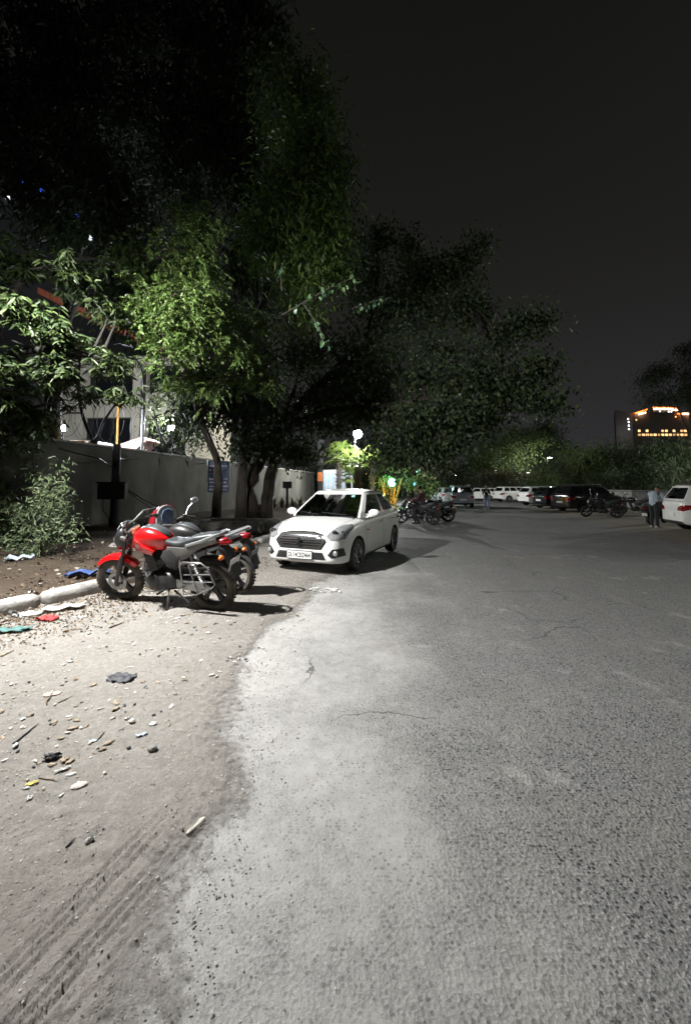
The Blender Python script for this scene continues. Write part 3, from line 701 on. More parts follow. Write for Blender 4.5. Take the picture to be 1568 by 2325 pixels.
# ------------------------------------------------------------------ wheels and cars
def wheel(parent, c, r, w, side, rimmat, tyremat=None, spokes=7, steer=0.0, dish=.0):
    """side=+1: outer face looks to +y"""
    q = MB(Matrix.Translation(c) @ Matrix.Rotation(steer, 4, 'Z'))
    a = w / 2
    q.lathe([(r * .66, -a * .9), (r * .82, -a), (r * .95, -a * .93), (r, -a * .6), (r * 1.0, a * .6), (r * .95, a * .93), (r * .82, a), (r * .66, a * .9), (r * .66, -a * .9)], axis='y', n=36)
    for k in range(36):      # tread blocks
        t = 2 * math.pi * k / 36; q.box((r * .997 * math.cos(t), 0, r * .997 * math.sin(t)), (.012, w * .72, r * .09), (0, -t, 0))
    wh = q.build('wheel', tyremat or M['tyre'], parent)
    g = MB(Matrix.Translation(c) @ Matrix.Rotation(steer, 4, 'Z'))
    g.lathe([(r * .67, a * .80 * side), (r * .64, a * .86 * side), (r * .60, a * .6 * side), (r * .60, -a * .5 * side)], axis='y', n=36)
    g.lathe([(.001, a * .42 * side), (r * .17, a * .46 * side), (r * .2, a * .3 * side)], axis='y', n=20)
    for k in range(spokes):
        t = 2 * math.pi * k / spokes
        p0 = Vector((math.cos(t) * r * .14, a * .36 * side, math.sin(t) * r * .14)); p1 = Vector((math.cos(t) * r * .61, a * .60 * side, math.sin(t) * r * .61))
        g.tube([p0, p0.lerp(p1, .5) + Vector((0, .006 * side, 0)), p1], [r * .09, r * .075, r * .10], 6, flat=.5)
    g.build('rim', rimmat, wh)
    MB(Matrix.Translation(c) @ Matrix.Rotation(steer, 4, 'Z')).lathe([(.001, -a * .1 * side), (r * .6, -a * .1 * side)], axis='y', n=24).build('brake_disc', M['blackm'], wh)
    return wh

def car(name, label, cat, loc, heading, kind='sedan', paint='white_paint', glass='dark_glass', full=False, group=None, L=4.0, Wd=1.72, H=1.5, rimm='rim', scale=1, platetxt=None, steer=0.0, lights_on=False):
    """x = forward. heading in degrees from +x"""
    t = empty(name, loc, R(heading), label, cat, group)
    P = M[paint]; h = Wd / 2
    belt = {'sedan': .95, 'hatch': .97, 'suv': 1.07}[kind]; hood = {'sedan': 1.01, 'hatch': 1.02, 'suv': 1.12}[kind]
    wb = {'sedan': 2.45, 'hatch': 2.45, 'suv': 2.6}[kind] * L / {'sedan': 4.0, 'hatch': 3.8, 'suv': 4.3}[kind]
    F = L / 2; fa = wb / 2 + (.0 if kind != 'sedan' else .02); zb = .17 if kind != 'suv' else .22
    st = [(F, .62, zb + .10, .50 * hood, .60 * hood), (F - .03, .76, zb + .05, .62 * hood, .70 * hood), (F - .12, .87, zb + .02, .72 * hood, .79 * hood), (F - .3, .945, zb, .80 * hood, .865 * hood),
          (F - .6, .99, zb, .855 * hood, .93 * hood), (F - .95, 1, zb, .90 * hood, .975 * hood), (F - 1.13, 1, zb, .925 * belt / .93 * .93 / .93 if False else belt - .03, hood + .005), (F - 1.5, 1, zb, belt - .01, belt + .01), (0, 1, zb, belt, belt + .02)]
    if kind == 'sedan':
        st += [(-.95, 1, zb, belt + .02, belt + .05), (-1.42, .995, zb, belt + .045, belt + .09), (-F + .35, .975, zb + .01, belt + .035, belt + .105), (-F + .16, .93, zb + .03, belt + .0, belt + .085), (-F + .05, .86, zb + .06, .86, .97), (-F, .72, zb + .12, .76, .86)]
    else:
        st += [(-.95, 1, zb, belt + .02, belt + .04), (-F + .6, .995, zb, belt + .04, belt + .06), (-F + .3, .98, zb + .01, belt + .04, belt + .07), (-F + .12, .945, zb + .03, belt + .02, belt + .06), (-F + .03, .89, zb + .08, belt - .04, belt + .02), (-F, .80, zb + .14, belt - .14, belt - .06)]
    rings = []
    for x, w, z0, zs, zt in st:
        w *= h; half = [(0, z0), (w * .6, z0), (w * .93, z0 + .01), (w * .985, z0 + .07), (w * 1.0, z0 + (zs - z0) * .38), (w * .995, z0 + (zs - z0) * .62), (w * .975, zs - .05), (w * .945, zs), (w * .86, zs + (zt - zs) * .45), (w * .5, zt - (zt - zs) * .1), (0, zt)]
        ring = [Vector((x, y, z)) for y, z in half] + [Vector((x, -y, z)) for y, z in half[-2:0:-1]]
        rings.append(ring)
    body = MB().loft(rings).build('body', [P, M['blackm']], t, sub=2, angle=60)
    bv = None
    def bvh():
        d = bpy.context.evaluated_depsgraph_get(); bm = bmesh.new(); bm.from_mesh(body.data); q = BVHTree.FromBMesh(bm); bm.free(); return q
    bv = bvh()
    wr = .300 if kind != 'suv' else .335
    # wheel arches cut out
    cut = MB()
    for sx in (fa, -wb / 2 - .0):
        for sy in (-1, 1):
            cut.tube([(sx, sy * (h - .30), wr), (sx, sy * (h + .12), wr)], wr + .055, 40)
    co = cut.build('cutter', [M['blackm'], M['blackm']], t, smooth=False)
    bm = bmesh.new(); bm.from_mesh(body.data); bmesh.ops.triangulate(bm, faces=bm.faces); bmesh.ops.recalc_face_normals(bm, faces=bm.faces); bm.to_mesh(body.data); bm.free()
    md = body.modifiers.new('b', 'BOOLEAN'); md.operation = 'DIFFERENCE'; md.solver = 'EXACT'; md.object = co
    try: md.material_mode = 'TRANSFER'
    except Exception: pass
    bake(body); bpy.data.objects.remove(co)
    body.data.polygons.foreach_set('use_smooth', [True] * len(body.data.polygons)); body.data.set_sharp_from_angle(angle=R(40))
    def proj(poly, dr, mt, nm, off=.006, par=None, cuts=4, thick=0, mi=0):
        """outline laid on the body surface. dr 'f','r' : poly is (y,z); 'l','s' : poly is (x,z); 'u': (x,y)"""
        bm = bmesh.new()
        mp = {'f': lambda a, b: (3, a, b), 'r': lambda a, b: (-3, a, b), 'l': lambda a, b: (a, 3, b), 's': lambda a, b: (a, -3, b), 'u': lambda a, b: (a, b, 3)}[dr]
        D = {'f': (-1, 0, 0), 'r': (1, 0, 0), 'l': (0, -1, 0), 's': (0, 1, 0), 'u': (0, 0, -1)}[dr]
        vv = [bm.verts.new(mp(a, b)) for a, b in poly]; bm.faces.new(vv)
        bmesh.ops.triangulate(bm, faces=bm.faces)
        for _ in range(cuts): bmesh.ops.subdivide_edges(bm, edges=[e_ for e_ in bm.edges if e_.calc_length() > .05], cuts=1, use_grid_fill=False); bmesh.ops.triangulate(bm, faces=[f_ for f_ in bm.faces if len(f_.verts) > 3])
        Dv = Vector(D)
        for v_ in bm.verts:
            hit = bv.ray_cast(v_.co, Dv)
            if hit[0] is not None: v_.co = hit[0] + hit[1] * off
            else:
                n_ = bv.find_nearest(v_.co + Dv * (3 - F if dr in 'fr' else 2.2)); v_.co = n_[0] + n_[1] * off
        bmesh.ops.recalc_face_normals(bm, faces=bm.faces)
        me = bpy.data.meshes.new(nm); bm.to_mesh(me); bm.free(); me.materials.append(mt)
        me.polygons.foreach_set('use_smooth', [True] * len(me.polygons)); o = bpy.data.objects.new(nm, me); link(o, par or t)
        if thick:
            m2 = o.modifiers.new('t', 'SOLIDIFY'); m2.thickness = thick; m2.offset = 1 if off < thick else 0; bake(o)
        return o
    def mir(poly): return [(-a, b) for a, b in poly][::-1]
    # greenhouse
    if kind == 'sedan': A0, A1, C1, C0 = F - 1.05, F - 1.80, -.92, -1.60
    elif kind == 'hatch': A0, A1, C1, C0 = F - .98, F - 1.70, -F + .42, -F + .10
    else: A0, A1, C1, C0 = F - 1.15, F - 1.80, -F + .35, -F + .08
    zf, zc = hood - .015, (belt + .075 if kind == 'sedan' else belt + .05)
    wbt, wtp = h * .93, h * .70
    def outline(t_):    # (front x, rear x, halfwidth, z front, z rear)
        k = t_ ** .9
        return A0 + (A1 - A0) * t_, C0 + (C1 - C0) * t_, wbt + (wtp - wbt) * (t_ ** 1.15), zf + (H - .035 - zf) * t_, zc + (H - .045 - zc) * t_
    def side_pt(s_, t_, sg):
        xf, xr, w_, z1, z2 = outline(t_); x = xf - .10 * (1 - t_) * 0 + (xr - xf) * s_; z = z1 + (z2 - z1) * s_
        zbelt = belt + .005; z = zbelt + (z - (zf + (zc - zf) * s_)) * ((z1 + (z2 - z1) * s_ - zbelt) / max(.01, (z1 + (z2 - z1) * s_) - (zf + (zc - zf) * s_))) if t_ > 0 else zbelt
        bul = .03 * math.sin(math.pi * s_); ins = (.035 if s_ in (0, 1) else 0)
        return Vector((x, sg * (w_ + bul - ins), z))
    def front_pt(u, t_):
        xf, xr, w_, z1, z2 = outline(t_); return Vector((xf + .16 * (1 - u * u) * (1 - .35 * t_) - .02, u * (w_ - .035), (z1 if t_ > 0 else z1 - .03) + (.025 * (1 - u * u) if t_ == 1 else 0)))
    def rear_pt(u, t_):
        xf, xr, w_, z1, z2 = outline(t_); return Vector((xr - .12 * (1 - u * u) * (1 - .3 * t_) + .02, u * (w_ - .035), (z2 if t_ > 0 else z2 - .02) + (.025 * (1 - u * u) if t_ == 1 else 0)))
    T_ = [0, .08, .3, .6, .88, 1]
    if kind == 'sedan': SS = [0, .055, .25, .47, .52, .70, .86, 1]; glassc = {1, 2, 4, 5}
    elif kind == 'hatch': SS = [0, .06, .25, .45, .5, .66, .78, .80, .93, 1]; glassc = {1, 2, 4, 5}
    else: SS = [0, .06, .22, .38, .42, .56, .68, .71, .92, 1]; glassc = {1, 2, 4, 5, 7}
    pan = MB(); wins = {}
    def grid(fn, U, TT, isg, key, flip=False):
        for i in range(len(U) - 1):
            for k in range(len(TT) - 1):
                q = [fn(U[i], TT[k]), fn(U[i + 1], TT[k]), fn(U[i + 1], TT[k + 1]), fn(U[i], TT[k + 1])]
                g = isg(i, k)
                if g: wins.setdefault((key, g), MB()).poly(q)
                else: pan.poly(q)
    for sg in (1, -1):
        def gs(i, k):
            if i not in glassc or k in (0, 4): return 0
            return 1 if i in (1, 2) else (2 if i in (4, 5) else 3)
        grid(lambda a, b: side_pt(a, b, sg), SS, T_, gs, 'side%d' % sg)
    UU = [-1, -.93, -.6, -.25, .25, .6, .93, 1]
    grid(front_pt, UU, T_, lambda i, k: 4 if (0 < i < 6 and k < 4) else 0, 'w')
    grid(rear_pt, UU, T_, lambda i, k: 5 if (0 < i < 6 and 0 < k < 4) else 0, 'w')
    # roof
    NX = 9
    def roof_pt(u, q):
        a = front_pt(u, 1); b = rear_pt(u, 1); p_ = a.lerp(b, q); sg = 1 if u > 0 else -1
        if abs(u) == 1: p_ = side_pt(q, 1, sg)
        p_.z += .035 * math.sin(math.pi * min(1, max(0, q))) + (.012 * (1 - u * u)) ; return p_
    UR = [-1, -.93, -.6, -.25, .25, .6, .93, 1]
    for i in range(len(UR) - 1):
        for k in range(NX): pan.poly([roof_pt(UR[i], k / NX), roof_pt(UR[i + 1], k / NX), roof_pt(UR[i + 1], (k + 1) / NX), roof_pt(UR[i], (k + 1) / NX)])
    # close small seams between side, front and rear panels
    for sg in (1, -1):
        for k in range(len(T_) - 1):
            pan.poly([side_pt(0, T_[k], sg), front_pt(sg, T_[k]), front_pt(sg, T_[k + 1]), side_pt(0, T_[k + 1], sg)])
            pan.poly([side_pt(1, T_[k], sg), rear_pt(sg, T_[k]), rear_pt(sg, T_[k + 1]), side_pt(1, T_[k + 1], sg)])
    ro = pan.build('roof', P, t, angle=35)
    bm = bmesh.new(); bm.from_mesh(ro.data); bmesh.ops.remove_doubles(bm, verts=bm.verts, dist=.0015); bmesh.ops.recalc_face_normals(bm, faces=bm.faces); bm.to_mesh(ro.data); bm.free()
    ro.data.set_sharp_from_angle(angle=R(38))
    for (key, g), mb in wins.items():
        nm = 'windshield' if g == 4 else ('rear_window' if g == 5 else 'side_window')
        o = mb.build(nm, M[glass], t); bm = bmesh.new(); bm.from_mesh(o.data); bmesh.ops.remove_doubles(bm, verts=bm.verts, dist=.0015)
        bm.to_mesh(o.data); bm.free(); o.data.polygons.foreach_set('use_smooth', [True] * len(o.data.polygons))
    # wheels
    for sx, stt in ((fa, steer), (-wb / 2, 0)):
        for sy in (1, -1):
            wheel(t, (sx, sy * (h - .105), wr), wr, .19 if kind != 'suv' else .215, sy, M[rimm], M['tyre'], 7 if full else 5, stt)
    # mirrors
    for sy in (1, -1):
        mm = MB().ball((A0 - .30, sy * (h + .10), belt + .10), (.075, .125, .085), 14).box((A0 - .28, sy * (h + .0), belt + .05), (.05, .12, .04)).build('mirror', P, t)
        MB().ball((A0 - .335, sy * (h + .10), belt + .10), (.055, .105, .068), 12).build('mirror_glass', M['lensdark'], mm)
    zt = hood
    # side details
    for dr, sg in (('l', 1), ('s', -1)):
        xa, xb, xc = A0 - .12, (A0 + (C0 - A0) * .495), A0 + (C0 - A0) * (.86 if kind == 'sedan' else .80)
        for x0, x1 in ((xa, xb), (xb, xc)):
            zz0, zz1 = zb + .09, belt - .02
            ln = [[(x0 - .006, zz0), (x0 + .006, zz0), (x0 + .006, zz1), (x0 - .006, zz1)]]
            for q in ln: proj(q, dr, M['ink'], 'door_seam', .0025, cuts=4)
            proj([(x1 + .05, belt - .13), (x1 + .20, belt - .125), (x1 + .20, belt - .10), (x1 + .05, belt - .105)], dr, P if paint != 'white_paint' else M['white_paint'], 'door_handle', .03, cuts=2, thick=.02)
        proj([(A0 - .1, zb + .03), (-wb / 2 + .42, zb + .03), (-wb / 2 + .42, zb + .08), (A0 - .1, zb + .08)], dr, M['blackm'], 'sill_trim', .004, cuts=5)
    # rear
    rz = 0 if kind == 'sedan' else .06
    for poly in ([(h * .55, .70 + rz), (h * .90, .68 + rz), (h * 1.0, .78 + rz), (h * .99, .90 + rz), (h * .80, .88 + rz), (h * .58, .80 + rz)],):
        for pl in (poly, mir(poly)): proj(pl, 'r', M['redlens'], 'tail_light', .01)
    proj([(-h * .85, zb + .03), (h * .85, zb + .03), (h * .85, zb + .16), (-h * .85, zb + .16)], 'r', M['blackm'], 'bumper_trim', .006)
    zpl = .55 if kind == 'sedan' else .62
    MB().box((-F - .012, 0, zpl), (.012, .5, .13)).build('number_plate', M['plate'], t, smooth=False)
    if full or True:
        # front
        k = hood / .98
        g1 = [(-.49, .585 * k), (-.41, .69 * k), (-.22, .725 * k), (.22, .725 * k), (.41, .69 * k), (.49, .585 * k), (.40, .465 * k), (-.40, .465 * k)]
        gr = proj([(a * 1.07, .59 * k + (b - .59 * k) * 1.14) for a, b in g1], 'f', M['chrome'], 'grille', .006, cuts=5)
        proj(g1, 'f', M['ink'], 'grille_mesh', .012, gr, cuts=5)
        for zz in (.52, .56, .60, .64, .675):
            ww = .455 - abs(zz - .59) * 1.0; proj([(-ww, (zz - .007) * k), (ww, (zz - .007) * k), (ww, (zz + .007) * k), (-ww, (zz + .007) * k)], 'f', M['chrome'], 'grille_bar', .02, gr, cuts=4)
        for sg in (1, -1):
            hl = [(.50, .665 * k), (.60, .605 * k), (.79, .625 * k), (.825, .79 * k), (.78, .85 * k), (.68, .845 * k), (.57, .77 * k)]
            if sg < 0: hl = mir(hl)
            hlo = proj(hl, 'f', M['lens'], 'headlight', .008, cuts=5)
            cx = .68 * sg
            for q, rr in ((.64, .055), (.755, .05)):
                hit = bv.ray_cast(Vector((3, q * sg, .715 * k)), Vector((-1, 0, 0)))
                if hit[0] is not None: MB().lathe([(.001, .012), (rr * .55, .016), (rr, .0), (rr * 1.1, -.01)], (0, 0, 0), 'x', 20).build('reflector', M['chrome'] if q < .7 else M['lensdark'], hlo, loc=hit[0] + hit[1] * .004)
            fg = [(.55, .36 * k), (.63, .46 * k), (.78, .475 * k), (.80, .34 * k), (.62, .305 * k)]
            if sg < 0: fg = mir(fg)
            fo = proj(fg, 'f', M['black'], 'fog_light', .006, cuts=4)
            hit = bv.ray_cast(Vector((3, .68 * sg, .39 * k)), Vector((-1, 0, 0)))
            if hit[0] is not None: MB().lathe([(.001, .03), (.03, .028), (.045, .015), (.05, .0)], (0, 0, 0), 'x', 20).build('lens', M['lens'], fo, loc=hit[0])
        lg = proj([(-.52, .275 * k), (-.45, .40 * k), (.45, .40 * k), (.52, .275 * k)], 'f', M['blackm'], 'lower_grille', .006, cuts=5)
        for zz in (.305, .34, .372):
            proj([(-.47, (zz - .006) * k), (.47, (zz - .006) * k), (.47, (zz + .006) * k), (-.47, (zz + .006) * k)], 'f', M['dark_metal'], 'grille_bar', .014, lg, cuts=4)
    if full:
        hx = F + .02
        pf = MB().box((hx - .004, 0, .355), (.014, .53, .155)).build('plate_frame', M['black'], t, bevel=.003)
        MB().box((hx + .006, 0, .355), (.008, .505, .128)).build('number_plate', M['plate'], t, smooth=False)
        if platetxt:
            cu = bpy.data.curves.new('plate_text', 'FONT'); cu.body = platetxt; cu.size = .118; cu.extrude = .001; cu.align_x = 'CENTER'; cu.align_y = 'CENTER'; cu.offset = .0022; cu.space_character = 1.0
            tmp = bpy.data.objects.new('tmp', cu); COL.objects.link(tmp); bpy.context.view_layer.update()
            me = bpy.data.meshes.new_from_object(tmp.evaluated_get(bpy.context.evaluated_depsgraph_get())); bpy.data.objects.remove(tmp)
            bb = [v.co.x for v in me.vertices]; sc_ = .455 / (max(bb) - min(bb)); cx = (max(bb) + min(bb)) / 2; by = [v.co.y for v in me.vertices]; cy = (max(by) + min(by)) / 2
            for v in me.vertices: v.co = Vector((hx + .0115 + v.co.z, (v.co.x - cx) * sc_, .355 + (v.co.y - cy) * .95))
            me.materials.clear(); me.materials.append(M['ink']); o = bpy.data.objects.new('plate_text', me); link(o, t)
        # angular S emblem
        e_ = MB(); S_ = [(.045, .04), (.0, .078), (-.052, .032), (.006, -.018), (-.018, -.038), (-.052, -.008), (-.045, -.04), (0, -.078), (.052, -.032), (-.006, .018), (.018, .038), (.052, .008)]
        e_.prism([(hx + .012, a, .595 + b) for a, b in S_], (.012, 0, 0)); e_.build('emblem', M['chrome'], t, smooth=False)
        # under bumper lip and white skirt line
        for pl in ([(-.84, .255), (-.55, .205), (.55, .205), (.84, .255), (.84, .275), (.55, .235), (-.55, .235), (-.84, .275)],): pass
        # wipers, cabin
        for y0, y1 in ((.52, -.05), (-.08, -.58)):
            a = front_pt(y0 / (h * .9), .02) + Vector((.02, 0, .02)); b = front_pt(y1 / (h * .9), .12) + Vector((.015, 0, .01)); MB().tube([a, a.lerp(b, .5) + Vector((.03, 0, .0)), b], .007, 5).build('wiper', M['ink'], t)
        MB().box((A0 - .12, 0, .955), (.42, 1.34, .06)).build('dashboard', M['interior'], t, bevel=.02)
        sw = MB(Matrix.Translation((A0 - .45, -.34, 1.03)) @ Matrix.Rotation(R(-65), 4, 'Y')); sw.lathe([(.165, -.012), (.18, 0), (.165, .012), (.15, 0), (.165, -.012)], n=28); sw.box((0, 0, 0), (.03, .32, .02)); sw.box((.07, 0, 0), (.14, .03, .02)); sw.build('steering_wheel', M['ink'], t)
        for y in (-.34, .34):
            MB().loft([[Vector((x0, y + a * .24, z)) for x0, a in ((x_ + .06, -.9), (x_ + .06, .9), (x_ - .05, 1), (x_ - .05, -1))] for x_, z in ((.05, .70), (-.02, 1.0), (-.10, 1.18))]).box((-.13, y, 1.27), (.09, .25, .15)).build('seat', M['interior'], t, bevel=.03)
        MB().box((-.95, 0, 1.02), (.14, 1.2, .3)).box((-.98, .35, 1.23), (.08, .24, .12)).box((-.98, -.35, 1.23), (.08, .24, .12)).build('rear_seat', M['interior'], t, bevel=.03)
        MB().box((.14, -.02, 1.0), (.02, .36, .17), (0, R(-12), 0)).build('dashboard_card', M['beige'], t, bevel=.01)
        # stickers inside the windshield, mirror
        for (u, tt, ww_, hh_, c_) in ((.66, .80, .10, .075, (.35, .72, .68)), (.44, .92, .12, .03, (.2, .5, .5)), (-.35, .9, .07, .022, (.75, .78, .75))):
            q = [front_pt(u + a * ww_ / h, tt + b * hh_) + Vector((.006, 0, .006)) for a, b in ((-.5, -.5), (.5, -.5), (.5, .5), (-.5, .5))]
            MB().poly(q).build('sticker', mat('sticker', c_, .5, var=.2, scale=30), t, smooth=False)
        MB().box(front_pt(0, .82) + Vector((-.10, 0, -.01)), (.03, .22, .06)).build('mirror', M['ink'], t, bevel=.01)
        # bonnet seams
        for sg in (1, -1):
            q = [(F - .25, .60), (F - .98, .68), (F - .98, .688), (F - .25, .608)]
            proj([(a, b * sg) for a, b in q], 'u', M['greypanel'], 'bonnet_seam', .002, cuts=5)
        proj([(F - .16, -.55), (F - .155, -.55), (F - .10, 0), (F - .155, .55), (F - .16, .55), (F - .106, 0)], 'u', M['greypanel'], 'bonnet_seam', .002, cuts=5)
        for sg in ('l', 's'): proj([(fa - .62, .70), (fa - .46, .715), (fa - .46, .74), (fa - .62, .72)], sg, M['orangelens'], 'side_indicator', .006, cuts=2)
    else:
        MB().box((F + .006, 0, .38), (.012, .5, .12)).build('number_plate', M['plate'], t, smooth=False)
    if kind == 'suv':
        for sg in (1, -1): MB().tube([(A1 - .15, sg * (wtp - .02), H + .02), (A1 - .35, sg * (wtp - .01), H + .055), (C1 + .3, sg * (wtp - .01), H + .05), (C1 + .1, sg * (wtp - .02), H + .01)], .018, 6).build('roof_rail', M['metal'], t)
    return t

# white sedan: contact points of its left wheels in the photograph
cf, crr = onground(808, 1295), onground(885, 1250)
dv = (cf - crr); hd = math.atan2(dv.y, dv.x); mid = (cf + crr) / 2; nl = Vector((-math.sin(hd), math.cos(hd), 0))   # left of the car
mid = mid - nl * (1.72 / 2 - .10)
car('sedan_car', 'white sedan with a chrome grille parked facing the camera beside the kerb', 'car', (mid.x, mid.y, .012), math.degrees(hd) - 2.0, 'sedan', 'white_paint', 'glass', True, L=3.995, Wd=1.735, H=1.515, platetxt='DL14CEZ464', steer=R(-2))

def parked(px, py, head, kind, paint, label, L=4.0, Wd=1.75, H=1.6, name='parked_car', group='cars parked round the lot', dx=0, dy=0, cat='car', ll=None, **k):
    p = onground(px, py)
    return car(name, label, cat, (p.x + dx, p.y + dy, .01), head, kind, paint, 'dark_glass', L=L, Wd=Wd, H=H, group=group, **k)
parked(1057, 1153.5, 84, 'suv', 'silver_paint', 'silver grey car seen from behind, stopped on the road past the motorcycles', 4.2, 1.78, 1.66, dy=2.0)
car('parked_car', 'white hatchback at the right edge with red tail light, behind the standing man', 'car', (13.8, 14.1, .01), -17, 'suv', 'white_paint', 'dark_glass', L=4.0, Wd=1.76, H=1.66, group='cars parked round the lot', rimm='metal')
car('parked_car', 'long dark car parked side on before the low wall, silver tail panel', 'car', (15.9, 26.2, .01), 14, 'suv', 'maroon_paint', 'dark_glass', L=4.6, Wd=1.8, H=1.68, group='cars parked round the lot', rimm='metal')
car('parked_car', 'black hatchback tucked beside the long dark car', 'car', (16.0, 29.8, .01), 12, 'hatch', 'black_paint', 'dark_glass', L=3.8, H=1.58, group='cars parked round the lot')
car('parked_car', 'white hatchback seen past the black hatchback', 'car', (17.0, 34.3, .01), 8, 'suv', 'white_paint', 'dark_glass', L=4.0, H=1.60, group='cars parked round the lot')
car('parked_car', 'low white car mostly hidden, between the crossover and the white hatchback', 'car', (18.6, 38.5, .01), 10, 'sedan', 'white_paint', 'dark_glass', L=3.9, H=1.42, group='cars parked round the lot')
car('parked_car', 'white crossover parked side on at the far bend', 'car', (18.0, 42.5, .01), 12, 'suv', 'white_paint', 'dark_glass', L=4.3, H=1.6, group='cars parked round the lot', rimm='metal')
car('parked_car', 'white sedan tail just right of the walking woman', 'car', (17.6, 48, .01), 20, 'sedan', 'white_paint', 'dark_glass', L=4.1, H=1.46, group='cars parked round the lot')
car('parked_car', 'white sedan just showing between the grey car and walking woman', 'car', (15.4, 47, .01), 172, 'sedan', 'white_paint', 'dark_glass', L=4.1, H=1.46, group='cars parked round the lot')
car('parked_car', 'silver car parked left of the grey car near the garden bush', 'car', (9.4, 38.5, .01), 100, 'hatch', 'silver_paint', 'dark_glass', L=3.9, H=1.52, group='cars parked round the lot')
car('parked_car', 'second silver car further back left of the grey car', 'car', (11.3, 46, .01), 110, 'sedan', 'silver_paint', 'dark_glass', L=3.9, H=1.48, group='cars parked round the lot')
# ------------------------------------------------------------------ motorcycles
def arc_shell(c, r, w, a0, a1, n=14, thick=.006, crown=.02):
    """curved mudguard over a wheel, angles in degrees from +x in the xz plane"""
    rings = []
    for k in range(n + 1):
        a = R(a0 + (a1 - a0) * k / n); e_ = Vector((math.cos(a), 0, math.sin(a))); ww = w * (1 - .25 * abs(2 * k / n - 1) ** 3)
        out = [Vector(c) + e_ * (r + crown * (1 - (q * q)) - (.03 if abs(q) == 1 else 0)) + Vector((0, q * ww / 2, 0)) for q in (-1, -.7, 0, .7, 1)]
        inn = [Vector(c) + e_ * (r - thick + crown * (1 - (q * q)) - (.03 if abs(q) == 1 else 0)) + Vector((0, q * (ww - .01) / 2, 0)) for q in (1, .7, 0, -.7, -1)]
        rings.append(out + inn)
    return rings
def ovals(data, n=16, pw=2.4):
    """data rows: x, zc, yhalf, zup, zdown -> rings of super-ellipses"""
    rings = []
    for x, zc, yh, zu, zd in data:
        ring = []
        for k in range(n):
            a = 2 * math.pi * k / n; c, s_ = math.cos(a), math.sin(a)
            cc = math.copysign(abs(c) ** (2 / pw), c); ss = math.copysign(abs(s_) ** (2 / pw), s_)
            ring.append(Vector((x, yh * cc, zc + (zu if ss > 0 else zd) * ss)))
        rings.append(ring)
    return rings
